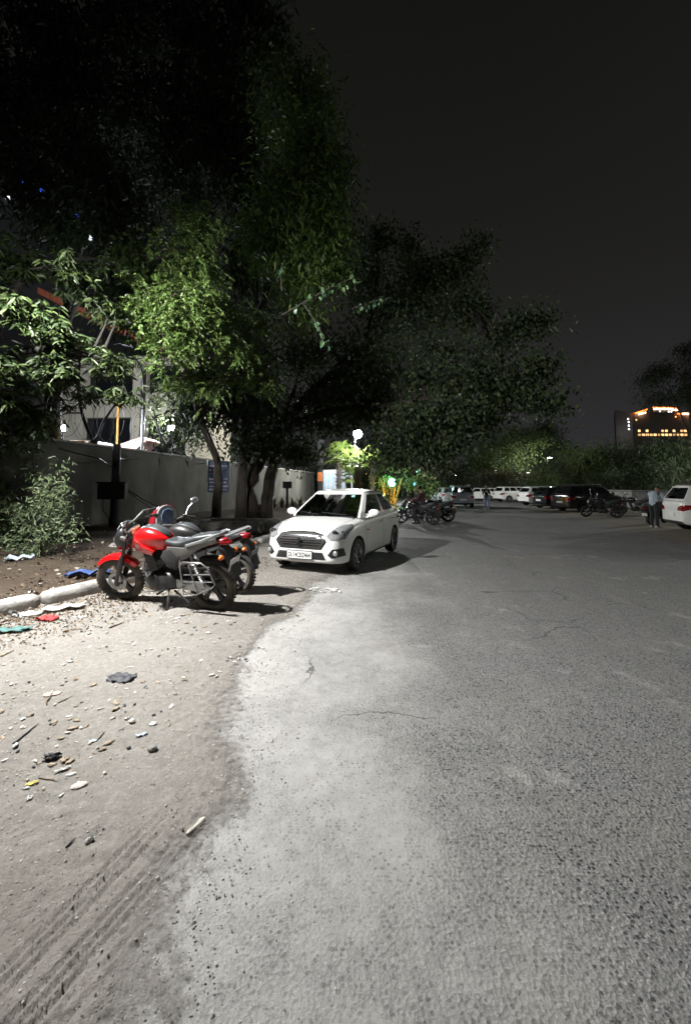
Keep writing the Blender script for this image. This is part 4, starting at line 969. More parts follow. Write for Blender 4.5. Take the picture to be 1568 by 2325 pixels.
def motorcycle(name, label, loc, heading, lean=-9, steer=22, c1='red', c2='black', panel='greypanel', tail='dark_red', detail=True, group=None, scale=1.0, cat='motorcycle', guard=True, mirrors=(0, 0), cowl='naked', grab='black', rust=False, step=True, tankm=None):
    t = empty(name, loc, 0, label, cat, group, scale); t.rotation_euler = (R(lean), 0, R(heading))
    t.rotation_mode = 'XYZ'
    fx, rx, r = .67, -.67, .300
    hx, hz = .40, .86                          # steering head
    rake = R(25); ax = Vector((-math.sin(rake), 0, math.cos(rake)))
    H = Vector((hx, 0, hz)); S = Matrix.Translation(H) @ Matrix.Rotation(R(steer), 4, ax) @ Matrix.Translation(-H)
    def bwheel(x, w, Mx, disc=True):
        q = MB(Mx @ Matrix.Translation((x, 0, r))); a = w / 2
        prof = [(r * .74, -a * .75), (r * .83, -a), (r * .92, -a * .85), (r * .985, -a * .4), (r, 0), (r * .985, a * .4), (r * .92, a * .85), (r * .83, a), (r * .74, a * .75)]
        q.lathe(prof, axis='y', n=40)
        for k in range(40):
            th = 2 * math.pi * k / 40
            for sg in (-1, 1): q.box((r * .982 * math.cos(th), sg * a * .45, r * .982 * math.sin(th)), (.014, a * .55, .022), (0, -th, sg * .5))
        wh = q.build('wheel', M['tyre_dusty'] if detail else M['tyre'], t)
        g = MB(Mx @ Matrix.Translation((x, 0, r)))
        g.lathe([(r * .77, -a * .7), (r * .72, -a * .62), (r * .66, -a * .3), (r * .66, a * .3), (r * .72, a * .62), (r * .77, a * .7)], axis='y', n=40)
        g.lathe([(.001, -.055), (.035, -.055), (.045, -.03), (.045, .03), (.035, .055), (.001, .055)], axis='y', n=18)
        for k in range(5):
            th = 2 * math.pi * k / 5 + .3; e_ = Vector((math.cos(th), 0, math.sin(th))); n_ = Vector((-math.sin(th), 0, math.cos(th)))
            rings = []
            for f, ww, yy in ((.12, .030, .022), (.4, .022, .016), (.66, .034, .022)):
                p = e_ * r * f; rings.append([p + n_ * ww + Vector((0, yy, 0)), p + n_ * ww - Vector((0, yy, 0)), p - n_ * ww - Vector((0, yy, 0)), p - n_ * ww + Vector((0, yy, 0))])
            g.loft(rings)
        g.build('rim', M['alloy_black'], wh)
        if detail and disc:
            MB(Mx @ Matrix.Translation((x, 0, r))).lathe([(.075, .062), (.118, .062), (.118, .067), (.075, .067), (.075, .062)], axis='y', n=30).build('brake_disc', M['metal'], wh)
        return wh
    bwheel(fx, .088, S); bwheel(rx, .112, Matrix.Identity(4), False)
    # fork, yokes, headlight, bars : all turn with the steering
    g = MB(S)
    for sg in (-1, 1):
        ax0 = Vector((fx, sg * .085, r)); top = Vector((hx - .005, sg * .085, hz + .12))
        g.tube([ax0 + Vector((0, 0, -.02)), ax0.lerp(top, .48)], .031, 12); g.tube([ax0.lerp(top, .46), top], .019, 10)
    g.tube([(fx, -.1, r), (fx, .1, r)], .013, 8)
    g.build('fork', M['black'] if detail else M['dark_metal'], t)
    MB(S).box((hx + .06, 0, hz + .01), (.09, .24, .035), (0, -rake, 0)).box((hx + .01, 0, hz + .11), (.10, .24, .03), (0, -rake, 0)).build('yoke', M['metal'] if detail else M['dark_metal'], t, bevel=.008)
    MB(S).loft(arc_shell((fx, 0, r), r + .022, .135, 146, 44, 14)).build('front_mudguard', M[c1], t)
    if detail: MB(S).box((fx - .045, .088, r + .05), (.07, .03, .09)).tube([(fx - .05, .09, r + .09), (fx - .12, .08, r + .3), (hx + .03, .05, hz)], .006, 5).build('brake_caliper', M['metal'], t, bevel=.004)
    if cowl == 'naked':
        hl = MB(S).loft(ovals([(hx + .06, hz + .01, .075, .10, .09), (hx + .11, hz + .0, .098, .125, .125), (hx + .17, hz - .015, .092, .105, .13), (hx + .205, hz - .03, .070, .07, .105)])).build('headlight', M['black'], t)
        MB(S).loft(ovals([(hx + .196, hz - .015, .078, .07, .075), (hx + .222, hz - .03, .060, .05, .055), (hx + .235, hz - .04, .025, .02, .025)])).build('lens', M['lens'], hl)
        MB(S).loft(ovals([(hx + .10, hz - .13, .060, .03, .03), (hx + .16, hz - .14, .062, .035, .04), (hx + .20, hz - .13, .04, .03, .04)])).build('trim', M['red' if c1 == 'red' else c1], hl)
        MB(S).loft(ovals([(hx + .02, hz + .15, .07, .03, .03), (hx + .06, hz + .165, .085, .035, .035), (hx + .10, hz + .16, .07, .028, .03)])).build('instruments', M['black'], t)
    else:
        SC_ = S @ Matrix.Translation((hx, 0, hz + .07)) @ Matrix.Scale(1.28, 4) @ Matrix.Translation((-hx, 0, -hz))
        hl = MB(SC_).loft(ovals([(hx + .04, hz + .10, .13, .17, .24), (hx + .10, hz + .07, .145, .17, .25), (hx + .18, hz + .02, .13, .15, .20), (hx + .25, hz - .06, .085, .09, .12), (hx + .28, hz - .09, .04, .04, .05)])).build('cowl', M[c1], t)
        MB(SC_).loft(ovals([(hx + .20, hz - .04, .105, .05, .10), (hx + .262, hz - .08, .07, .04, .07), (hx + .285, hz - .10, .03, .02, .03)])).build('headlight', M['lens'], hl)
        MB(SC_).loft(ovals([(hx + .045, hz + .10, .120, .155, .20), (hx + .015, hz + .11, .115, .14, .17)])).build('instrument_frame', M['silver_paint'], hl)
        MB(SC_).loft(ovals([(hx + .014, hz + .13, .075, .085, .10), (hx + .004, hz + .13, .070, .08, .09)], n=8)).build('dial', mat('dial_blue', (.10, .16, .26), .15, .2, var=.4, scale=30), hl)
        MB(SC_).loft(ovals([(hx + .06, hz - .20, .09, .05, .06), (hx + .14, hz - .20, .085, .06, .07), (hx + .2, hz - .17, .05, .04, .04)])).build('lower_cowl', M['white_paint'], hl)
    bar = MB(S); z0 = hz + .15
    pl = [(hx - .13, .345, z0 + .085), (hx - .04, .24, z0 + .10), (hx + .02, .10, z0 + .02), (hx + .02, -.10, z0 + .02), (hx - .04, -.24, z0 + .10), (hx - .13, -.345, z0 + .085)]
    bar.tube(pl, .0115, 8); bar.build('handlebar', M['metal'] if detail else M['dark_metal'], t)
    for sg in (-1, 1):
        a = Vector((hx - .135, sg * .35, z0 + .085)); b = Vector((hx - .085, sg * .235, z0 + .095))
        MB(S).tube([a, b], .018, 10).build('grip', M['ink'], t)
        MB(S).tube([b + Vector((.02, 0, .0)), b + Vector((.05, sg * .02, -.005)), a + Vector((.075, 0, -.01))], .007, 6).build('lever', M['metal'], t)
        MB(S).box(b + Vector((.01, -sg * .02, 0)), (.05, .05, .045)).build('switchgear', M['black'], t, bevel=.01)
        if mirrors[0 if sg > 0 else 1]:
            q = b + Vector((.02, 0, .01)); mo = MB(S).tube([q, q + Vector((.03, sg * .05, .12)), q + Vector((.01, sg * .10, .19))], .006, 6).ball(q + Vector((.005, sg * .12, .235)), (.018, .065, .045), 14, rot=(sg * .3, 0, 0)).build('mirror', M['silver_paint'], t)
    # tank
    tk = ovals([(.345, .83, .060, .05, .06), (.30, .86, .120, .095, .12), (.20, .875, .155, .125, .16), (.06, .875, .160, .125, .17), (-.06, .86, .135, .095, .15), (-.135, .84, .085, .05, .11), (-.16, .83, .04, .03, .06)], 20, 2.6)
    MB().loft(tk).build('tank', M[tankm or c1], t, sub=1)
    MB().loft(ovals([(.28, .945, .045, .025, .02), (.18, .995, .075, .02, .02), (.05, .995, .080, .018, .02), (-.06, .955, .070, .016, .02), (-.15, .885, .05, .02, .03)], 14)).lathe([(.001, .0), (.035, 0), (.035, .012), (.001, .014)], (.13, 0, 1.008), 'z', 16).build('tank_pad', M['seat'], t, sub=1)
    for sg in (-1, 1):
        pts = [(.36, sg * .10, .76), (.26, sg * .155, .88), (.12, sg * .172, .80), (-.03, sg * .165, .74), (.02, sg * .15, .68), (.2, sg * .12, .70)]
        MB().prism(pts, (0, -sg * .03, 0)).build('tank_shroud', M[c1] if c1 == 'red' else M[c2], t, bevel=.012)
    # seat
    st_ = [(-.10, .835, .075, .03, .04), (-.16, .825, .10, .035, .05), (-.30, .815, .125, .035, .05), (-.42, .83, .13, .04, .055)]
    st_ += [(-.46, .865, .125, .045, .06), (-.60, .89, .115, .045, .055), (-.76, .915, .10, .04, .05), (-.84, .93, .06, .025, .03)] if step else [(-.6, .84, .12, .04, .05), (-.78, .85, .10, .04, .05)]
    MB().loft(ovals(st_, 16, 3)).build('seat', M['seat'], t, sub=1)
    # side panels and tail
    for sg in (-1, 1):
        MB().prism([(-.18, sg * .135, .79), (-.42, sg * .145, .79), (-.60, sg * .13, .855), (-.82, sg * .10, .90), (-.84, sg * .09, .86), (-.62, sg * .12, .78), (-.44, sg * .135, .66), (-.26, sg * .14, .61), (-.20, sg * .14, .66)], (0, -sg * .03, 0)).build('side_panel', M[panel], t, bevel=.01)
        MB().prism([(-.13, sg * .13, .74), (-.24, sg * .15, .77), (-.36, sg * .155, .66), (-.30, sg * .15, .52), (-.18, sg * .14, .55), (-.08, sg * .13, .66)], (0, -sg * .025, 0)).build('frame_cover', M['blackm'], t, bevel=.01)
        MB().tube([(-.46, sg * .142, .815), (-.66, sg * .15, .875), (-.84, sg * .12, .94), (-.91, sg * .05, .955), (-.92, 0, .955)], .015, 8, flat=1.3).build('grab_rail', M[grab] if grab != 'black' else M['black'], t)
    MB().loft(ovals([(-.60, .80, .085, .05, .05), (-.76, .835, .08, .045, .05), (-.88, .86, .06, .035, .04), (-.94, .87, .03, .02, .02)])).build('tail_cowl', M[tail], t, sub=1)
    MB().loft(ovals([(-.86, .835, .07, .03, .035), (-.93, .835, .055, .028, .03), (-.96, .835, .03, .018, .02)])).build('tail_light', M['redlens'], t)
    MB().loft(arc_shell((rx, 0, r), r + .05, .15, 165, 70, 12)).build('rear_mudguard', M['blackm'], t)
    MB().prism([(-.88, -.06, .80), (-.95, -.075, .72), (-1.03, -.08, .44), (-.99, -.08, .44), (-.90, -.07, .70), (-.82, -.05, .79)], (0, .15, 0)).build('plate_holder', M['blackm'], t, bevel=.006)
    pl_ = MB(Matrix.Translation((-.985, 0, .60)) @ Matrix.Rotation(R(-17), 4, 'Y')).box((0, 0, 0), (.006, .20, .14)).build('number_plate', M['plate' if c1 == 'red' and detail and cowl == 'naked' else 'greypanel'], t, smooth=False)
    for sg in (-1, 1):
        MB().tube([(-.90, sg * .04, .70), (-.91, sg * .11, .70)], .008, 6).ball((-.915, sg * .145, .70), (.03, .045, .028), 12).build('indicator', M['orangelens'], t)
    # frame, swingarm, shocks
    MB().tube([(hx - .02, 0, hz - .05), (.22, 0, .70), (.14, 0, .40), (-.05, 0, .26), (-.28, 0, .30)], .02, 8).tube([(-.1, .09, .72), (-.4, .10, .68), (-.86, .07, .83)], .014, 6).tube([(-.1, -.09, .72), (-.4, -.10, .68), (-.86, -.07, .83)], .014, 6).build('frame', M['dark_metal'], t)
    for sg in (-1, 1):
        MB().tube([(-.25, sg * .09, .36), (rx, sg * .105, r)], .022, 8).build('swingarm', M['dark_metal'], t)
        sh = MB().tube([(rx + .02, sg * .125, r + .04), (-.50, sg * .13, .70)], .013, 8)
        a, b = Vector((rx + .03, sg * .127, r + .09)), Vector((-.53, sg * .13, .62)); hxp = [a.lerp(b, k / 80) + Vector((math.cos(k * .8) * .028, math.sin(k * .8) * .028, 0)) for k in range(81)]
        sh.tube(hxp, .006, 5).build('shock_absorber', M['metal'] if detail else M['dark_metal'], t)
    # engine
    en = MB().loft(ovals([(.13, .36, .09, .09, .09), (.08, .36, .13, .12, .11), (-.08, .36, .14, .12, .12), (-.24, .36, .12, .10, .11), (-.29, .36, .08, .07, .07)], 16, 3))
    en.build('engine', M['dark_metal'], t)
    cy = MB(Matrix.Translation((.08, 0, .48)) @ Matrix.Rotation(R(18), 4, 'Y'))
    for k in range(8): cy.box((0, 0, k * .026), (.17, .19, .010))
    cy.box((0, 0, .1), (.13, .15, .24)); cy.build('cylinder_block', M['dark_metal'], t, smooth=False)
    for sg in (-1, 1):
        MB().lathe([(.001, sg * .155), (.06, sg * .152), (.085, sg * .14), (.09, sg * .11)], (.05 if sg > 0 else -.02, 0, .36), 'y', 20).build('engine_cover', M['dark_metal'], t)
    # horn, exhaust (right), chain guard (left)
    MB().tube([(.14, -.06, .44), (.2, -.10, .33), (.1, -.12, .23), (-.2, -.13, .24), (-.36, -.15, .28)], .020, 8).tube([(-.34, -.155, .28), (-.45, -.165, .31), (-.86, -.175, .42), (-.90, -.175, .43)], [.03, .048, .05, .035], 12).build('exhaust', M['metal'] if detail else M['dark_metal'], t)
    MB().prism([(-.26, .115, .40), (-.66, .125, .385), (-.72, .125, .33), (-.66, .125, .25), (-.26, .115, .30)], (0, -.02, 0)).build('chain_guard', M['metal'] if detail else M['dark_metal'], t, bevel=.008)
    for sg in (-1, 1):
        MB().tube([(-.10, sg * .12, .27), (-.10, sg * .25, .265)], .014, 8).build('footpeg', M['ink'], t)
        MB().tube([(-.34, sg * .13, .36), (-.40, sg * .15, .34)], .012, 6).tube([(-.40, sg * .15, .34), (-.40, sg * .24, .35)], .013, 8).build('footpeg', M['metal'], t)
    MB().tube([(-.10, .16, .27), (.06, .17, .25), (.10, .21, .26)], .008, 6).build('gear_lever', M['metal'], t)
    MB().tube([(-.14, .10, .26), (-.16, .17, .13), (-.17, .262, -.005 - .262 * math.sin(R(-lean)) * -0)], .011, 8).box((-.17, .262, .0), (.05, .05, .012)).build('side_stand', M['metal'], t)
    MB().tube([(-.2, .08, .24), (-.42, .12, .13), (-.43, .17, .13)], .012, 6).tube([(-.2, -.08, .24), (-.42, -.12, .13), (-.42, .12, .13)], .012, 6).build('centre_stand', M['dark_metal'] if detail else M['dark_metal'], t)
    if guard:   # guard frame over the rear wheel
        gz = [(-.40, .20, .60), (-.46, .22, .655), (-.70, .22, .655), (-.78, .22, .60), (-.86, .22, .42), (-.82, .22, .38), (-.58, .21, .27), (-.42, .20, .30)]
        q = MB().tube(gz + [gz[0]], .010, 6)
        for k in range(1, 4):
            z = .30 + k * .085; q.tube([(-.43 - .01 * k, .205, z + .03), (-.84 + k * .012, .22, z + .06)], .006, 5)
        q.tube([(-.52, .21, .65), (-.62, .215, .30)], .009, 5); q.build('side_guard', M['metal'], t)
    if detail and cowl == 'naked':
        MB(S).tube([(hx - .02, .1, hz + .1), (hx + .0, .17, hz + .03), (hx + .02, .12, hz - .06), (hx + .05, .08, hz - .1)], .008, 5).tube([(hx, -.1, hz + .1), (hx + .06, -.15, hz + .0), (hx + .05, -.08, hz - .12)], .008, 5).build('cable_loom', M['ink'], t)
        MB(S).ball((hx - .06, .07, hz + .10), (.035, .03, .03), 10).ball((hx - .09, .02, hz + .11), (.03, .035, .03), 10).ball((hx - .075, .09, hz + .07), (.028, .022, .035), 10).build('wrapped_cloth', mat('rust_cloth', (.34, .10, .06), .9, var=.5, scale=20, bump=.5), t)
    return t
def place_bike(rear, heading, sc):     # rear contact point -> origin
    return (rear.x + .67 * sc * math.cos(R(heading)), rear.y + .67 * sc * math.sin(R(heading)), rear.z)
h1 = 164
p = onground(488, 1385)
motorcycle('motorcycle', 'bright red motorcycle with black seat on its side stand, nearest the camera', place_bike(p, h1, 1.10), h1, lean=-10, steer=14, c1='red', scale=1.10, grab='silver_paint')
h2 = 166
p = onground(536, 1350)
motorcycle('motorcycle', 'dark red motorcycle with white instrument cowl and silver grab rail behind the bright red one', place_bike(p, h2, 1.06), h2, lean=-8, steer=-28, c1='dark_red', panel='silver_paint', tail='dark_red', scale=1.06, cowl='cowl', grab='silver_paint', mirrors=(0, 1), guard=False, step=False, tankm='black')
# dark motorcycles beyond the sedan
G_ = 'dark motorcycles parked beyond the sedan'
for (x, y, hd_, lab, rd) in ((3.05, 17.2, 160, 'black motorcycle just behind the sedan boot, under the seated rider', 0),
                             (4.0, 18.4, 172, 'black motorcycle with its rear wheel out over the road, beyond the rider', 1),
                             (3.9, 20.0, 165, 'farthest black motorcycle of the row behind the sedan', 0)):
    motorcycle('motorcycle', lab, (x, y, .01), hd_, lean=-8, steer=15, c1='black_paint', c2='black', panel='black', tail='black_paint', detail=False, group=G_, guard=False, mirrors=(1, 1), cowl='naked')
motorcycle('motorcycle', 'black motorcycle with one round mirror standing before the long dark car', (13.3, 20.9, .01), 152, lean=-8, steer=25, c1='black_paint', panel='black', tail='black_paint', detail=False, guard=False, mirrors=(1, 1), group='two wheelers on the right side', cowl='cowl' if False else 'naked')
motorcycle('motorcycle', 'dark motorcycle half hidden between the long dark car and the scooter', (16.4, 22.8, .01), 120, lean=-8, steer=20, c1='black_paint', panel='black', tail='black_paint', detail=False, guard=False, mirrors=(1, 0), group='two wheelers on the right side')

def scooter(label, loc, heading, c='black_paint'):
    t = empty('scooter', loc, R(heading), label, 'scooter', 'two wheelers on the right side'); P_ = M[c]
    for x in (.62, -.60):
        wh = MB(Matrix.Translation((x, 0, .23))).lathe([(.13, -.04), (.17, -.055), (.21, -.045), (.23, 0), (.21, .045), (.17, .055), (.13, .04)], axis='y', n=26).build('wheel', M['tyre'], t)
        MB(Matrix.Translation((x, 0, .23))).lathe([(.001, -.03), (.13, -.035), (.13, .035), (.001, .03)], axis='y', n=20).build('rim', M['metal'], wh)
    MB().loft(arc_shell((.62, 0, .23), .26, .14, 150, 20, 12)).build('front_mudguard', P_, t)
    MB().tube([(.62, .06, .23), (.60, .06, .4), (.50, 0, .55), (.42, 0, .95)], .025, 8).build('fork', M['dark_metal'], t)
    MB().loft([[Vector((x, y * w, z)) for y in (-1, -.6, 0, .6, 1)] + [Vector((x - .05, y * w, z)) for y in (1, .6, 0, -.6, -1)] for x, z, w in ((.30, .25, .16), (.40, .45, .20), (.44, .70, .19), (.40, .92, .12))]).build('leg_shield', P_, t)
    MB().box((.1, 0, .27), (.5, .34, .07)).build('footboard', M['black'], t, bevel=.02)
    MB().loft(ovals([(-.12, .50, .12, .18, .22), (-.25, .52, .17, .2, .24), (-.55, .58, .18, .17, .24), (-.80, .66, .14, .10, .16), (-.92, .70, .06, .05, .06)], 16)).build('rear_body', P_, t, sub=1)
    MB().loft(ovals([(-.08, .74, .10, .03, .04), (-.3, .77, .14, .04, .05), (-.6, .79, .13, .05, .05), (-.82, .80, .09, .03, .04)], 14)).build('seat', M['seat'], t)
    MB().loft(ovals([(.30, 1.0, .10, .06, .06), (.38, 1.0, .13, .07, .07), (.46, .98, .08, .05, .05)])).build('headlight', M['lens'], t)
    MB().tube([(.28, .34, 1.04), (.36, .12, 1.0), (.36, -.12, 1.0), (.28, -.34, 1.04)], .014, 8).build('handlebar', M['black'], t)
    for sg in (-1, 1): MB().tube([(.32, sg * .2, 1.03), (.34, sg * .26, 1.16)], .006, 5).ball((.34, sg * .28, 1.20), (.015, .05, .035), 10).build('mirror', M['black'], t)
    MB().loft(ovals([(-.90, .68, .08, .04, .05), (-.96, .67, .05, .03, .03)])).build('tail_light', M['redlens'], t)
    MB().box((-.97, 0, .42), (.01, .2, .13), (0, R(-15), 0)).build('number_plate', M['plate'], t, smooth=False)
    MB().prism([(-.85, -.06, .55), (-.98, -.06, .33), (-.95, -.06, .33), (-.78, -.06, .52)], (0, .12, 0)).build('rear_mudguard', M['blackm'], t)
    MB().tube([(-.1, -.16, .25), (-.5, -.18, .27), (-.75, -.18, .33)], [.02, .045, .04], 8).build('exhaust', M['dark_metal'], t)
    return t
scooter('dark scooter with a white number plate parked left of the standing man', (13.45, 17.4, .01), 28)

# ------------------------------------------------------------------ people
def skinmesh(name, pts, edges, rad, material, parent, sub=2):
    me = bpy.data.meshes.new(name); me.from_pydata([tuple(p) for p in pts], edges, []); o = bpy.data.objects.new(name, me); link(o, parent)
    bpy.context.view_layer.objects.active = o
    md = o.modifiers.new('k', 'SKIN'); md.use_smooth_shade = True
    if not me.skin_vertices: bpy.ops.mesh.customdata_skin_add() if False else None
    for i, v in enumerate(me.skin_vertices[0].data): v.radius = (rad[i], rad[i]) if not isinstance(rad[i], tuple) else rad[i]; v.use_root = (i == 0)
    m2 = o.modifiers.new('s', 'SUBSURF'); m2.levels = sub; m2.render_levels = sub; bake(o)
    o.data.materials.clear(); o.data.materials.append(material); o.data.polygons.foreach_set('use_smooth', [True] * len(o.data.polygons))
    return o
M['skin'] = mat('skin', (.30, .165, .105), .55, var=.06)
M['hair'] = mat('hair', (.012, .010, .009), .5)
def person(label, loc, heading, J, shirt, trousers, longsleeve=False, hair='short', shoes='blackm', extra=None, group=None, scale=1.0):
    """J: joints in metres, person faces +x, y left. One continuous skin for the body, clothes as children."""
    t = empty('person', loc, R(heading), label, 'person', group, scale); V = {k: Vector(v) for k, v in J.items()}
    pts = []; ed = []; rad = []; ix = {}
    def add(k, p, r, par=None):
        ix[k] = len(pts); pts.append(p); rad.append(r)
        if par: ed.append((ix[par], ix[k]))
    add('pel', V['pel'], (.15, .115)); add('waist', V['pel'].lerp(V['chest'], .45), (.13, .10), 'pel'); add('chest', V['chest'], (.155, .11), 'waist'); add('nb', V['neck'], (.07, .07), 'chest'); 
    add('nt', V['neck'].lerp(V['head'], .5), (.052, .052), 'nb'); add('jaw', V['head'] + (V['neck'] - V['head']) * .25, (.072, .085), 'nt'); add('head', V['head'] + Vector((0, 0, .02)), (.080, .098), 'jaw'); add('crown', V['head'] + (V['head'] - V['neck']).normalized() * .10, (.060, .072), 'head')
    for s_ in ('l', 'r'):
        sg = 1 if s_ == 'l' else -1
        add('sh' + s_, V['sh' + s_], (.058, .058), 'chest'); add('ua' + s_, V['sh' + s_].lerp(V['el' + s_], .5), (.047, .047), 'sh' + s_); add('el' + s_, V['el' + s_], (.038, .038), 'ua' + s_); add('fa' + s_, V['el' + s_].lerp(V['wr' + s_], .4), (.038, .036), 'el' + s_); add('wr' + s_, V['wr' + s_], (.024, .030), 'fa' + s_)
        d = (V['wr' + s_] - V['el' + s_]).normalized(); side = d.cross(Vector((0, 1, 0)) if abs(d.y) < .8 else Vector((1, 0, 0))).normalized()
        add('pm' + s_, V['wr' + s_] + d * .07, (.018, .036), 'wr' + s_)
        for k, (o_, L_) in enumerate(((-.030, .065), (-.010, .080), (.010, .075), (.030, .058))):
            b = V['wr' + s_] + d * .10 + side * o_; m_ = b + d * L_ * .5 + Vector((0, -sg * .006, 0)); e_ = b + d * L_ * .92 + Vector((0, -sg * .022, 0))
            add('f%d' % k + s_, b, (.009, .009), 'pm' + s_); add('g%d' % k + s_, m_, (.0085, .0085), 'f%d' % k + s_); add('h%d' % k + s_, e_, (.007, .007), 'g%d' % k + s_)
        b = V['wr' + s_] + d * .045 + side * .042; add('th' + s_, b, (.010, .010), 'wr' + s_); add('ti' + s_, b + d * .045 + side * .018, (.009, .009), 'th' + s_)
        add('hp' + s_, V['hp' + s_], (.092, .092), 'pel'); add('tm' + s_, V['hp' + s_].lerp(V['kn' + s_], .5), (.078, .078), 'hp' + s_); add('kn' + s_, V['kn' + s_], (.056, .056), 'tm' + s_); add('cf' + s_, V['kn' + s_].lerp(V['an' + s_], .35), (.056, .056), 'kn' + s_); add('an' + s_, V['an' + s_], (.038, .038), 'cf' + s_)
        add('to' + s_, V['to' + s_], (.036, .030), 'an' + s_)
    body = skinmesh('body', pts, ed, rad, M['skin'], t, 1)
    # face: nose, eyes, mouth, ears
    up = (V['head'] - V['neck']).normalized(); yv = Vector((0, 1, 0)); fw = yv.cross(up).normalized(); hc = V['head'] + Vector((0, 0, .02))
    nz_ = MB().ball(hc + fw * .088 - up * .02, (.016, .012, .022), 8).build('nose', M['skin'], body)
    for sg in (-1, 1):
        MB().ball(hc + fw * .078 + yv * sg * .03 + up * .005, (.010, .014, .009), 8).build('eye', M['ink'], body)
        MB().ball(hc + yv * sg * .082 - up * .01, (.018, .010, .030), 8).build('ear', M['skin'], body)
    MB().ball(hc + fw * .078 - up * .055, (.008, .024, .006), 8).build('mouth', mat('lips', (.25, .08, .07), .5), body)
    hr = MB().ball(hc + up * .045 - fw * .030, (.092, .090, .082), 16)
    if hair == 'long': hr.ball(hc - fw * .075 - up * .10, (.045, .085, .16), 12)
    if hair == 'cap': hr = MB().ball(hc + up * .04 - fw * .01, (.105, .098, .085), 16).box(hc + up * .05 + fw * .12, (.10, .14, .012))
    hr.build('cap' if hair == 'cap' else 'hair', M['black'] if hair == 'cap' else M['hair'], t)
    # clothes
    inv = {v: k for k, v in ix.items()}
    legs = {'hpl', 'tml', 'knl', 'cfl', 'anl', 'hpr', 'tmr', 'knr', 'cfr', 'anr', 'pel'}
    arms = {'shl', 'ual', 'ell', 'shr', 'uar', 'elr', 'waist', 'chest'} | ({'fal', 'wrl', 'far', 'wrr'} if longsleeve else set())
    def nearest(co):
        best = None
        for a, b in ed:
            A_, B_ = pts[a], pts[b]; d_ = B_ - A_; f = max(0, min(1, (co - A_).dot(d_) / max(1e-9, d_.length_squared))); q = (co - A_ - d_ * f).length
            if best is None or q < best[0]: best = (q, a if f < .5 else b, f, inv[a], inv[b])
        return best
    bq = bmesh.new(); bq.from_mesh(body.data); bmesh.ops.recalc_face_normals(bq, faces=bq.faces); bq.to_mesh(body.data); bq.free()
    near = [nearest(v.co) for v in body.data.vertices]
    def sub(region, grow, nm, mt, extra=()):
        bm = bmesh.new(); bm.from_mesh(body.data); bm.verts.ensure_lookup_table()
        keep = [inv[n_[1]] in region or (n_[3], n_[4]) in extra for n_ in near]
        dele = [v for v in bm.verts if not keep[v.index]]; nrm = [v.normal.copy() for v in bm.verts]
        fs = [f for f in bm.faces if sum(keep[v.index] for v in f.verts) < 2]
        bm.normal_update()
        for v, q in zip(list(bm.verts), [v.normal.copy() for v in bm.verts]): v.co = v.co + q * grow
        bmesh.ops.delete(bm, geom=fs, context='FACES')
        me = bpy.data.meshes.new(nm); bm.to_mesh(me); bm.free(); me.materials.append(mt); me.polygons.foreach_set('use_smooth', [True] * len(me.polygons))
        return link(bpy.data.objects.new(nm, me), t)
    tr_ = sub(legs, .016, 'trousers', trousers)
    s_o = sub(arms | {'pel'}, .024, 'shirt', shirt)
    for s_ in ('l', 'r'):
        a, b = V['an' + s_], V['to' + s_]; o = MB().loft([[q + Vector((0, 0, -.0)) for q in rg] for rg in ovals([(-.09, 0, .035, .05, .035), (.0, 0, .042, .06, .035), (.10, 0, .046, .03, .035), (.16, 0, .03, .018, .03)])]).build('shoe', M[shoes], t)
        dd_ = (b - a); o.location = (a.x + .02, a.y, max(.036, min(a.z, b.z) - .02)); o.rotation_euler = (0, 0, math.atan2(dd_.y, dd_.x))
    return t
stand = dict(pel=(0, 0, .94), chest=(0, 0, 1.27), neck=(0.0, 0, 1.43), head=(.02, 0, 1.58), shl=(0, .19, 1.38), shr=(0, -.19, 1.38), ell=(-.04, .25, 1.10), elr=(-.02, -.25, 1.10), wrl=(.06, .25, .86), wrr=(.1, -.24, .87),
             hpl=(0, .09, .90), hpr=(0, -.09, .90), knl=(.03, .10, .49), knr=(.0, -.10, .49), anl=(0, .11, .08), anr=(-.02, -.11, .08), tol=(.13, .12, .035), tor=(.11, -.13, .035))
walk = dict(stand); walk.update(knl=(.14, .09, .50), anl=(.16, .09, .08), tol=(.29, .09, .05), knr=(-.02, -.09, .49), anr=(-.22, -.09, .12), tor=(-.11, -.09, .04), ell=(-.10, .24, 1.12), wrl=(-.06, .26, .87), elr=(.02, -.24, 1.11), wrr=(.16, -.22, .92))
blk = mat('dark_tee', (.016, .016, .018), .85); den = mat('pale_denim', (.20, .24, .32), .85, var=.35, scale=8); drk = mat('dark_trousers', (.015, .016, .020), .85)
p = onground(1104, 1156)
w_ = person('woman in black t-shirt and pale jeans walking toward the camera on the road', (p.x, p.y, .01), -100, walk, blk, den, hair='long', shoes='white_paint')
MB().box((.142, 0, 1.27), (.012, .16, .07)).box((.136, .02, 1.20), (.012, .10, .03)).build('shirt_print', mat('pale_print', (.55, .55, .55), .7), w_, bevel=.003)
lean_ = dict(stand); lean_.update(chest=(.06, 0, 1.25), neck=(.14, 0, 1.40), head=(.25, .0, 1.47), shl=(.08, .19, 1.35), shr=(.08, -.19, 1.35), ell=(.22, .24, 1.12), elr=(.22, -.24, 1.12), wrl=(.42, .18, 1.05), wrr=(.42, -.18, 1.05))
person('man in pale blue long sleeved shirt stooping between the scooter and white hatchback', (12.05, 15.7, .01), 18, lean_, mat('pale_blue_shirt', (.34, .42, .48), .8, var=.2, scale=10), drk, longsleeve=True, shoes='beige')
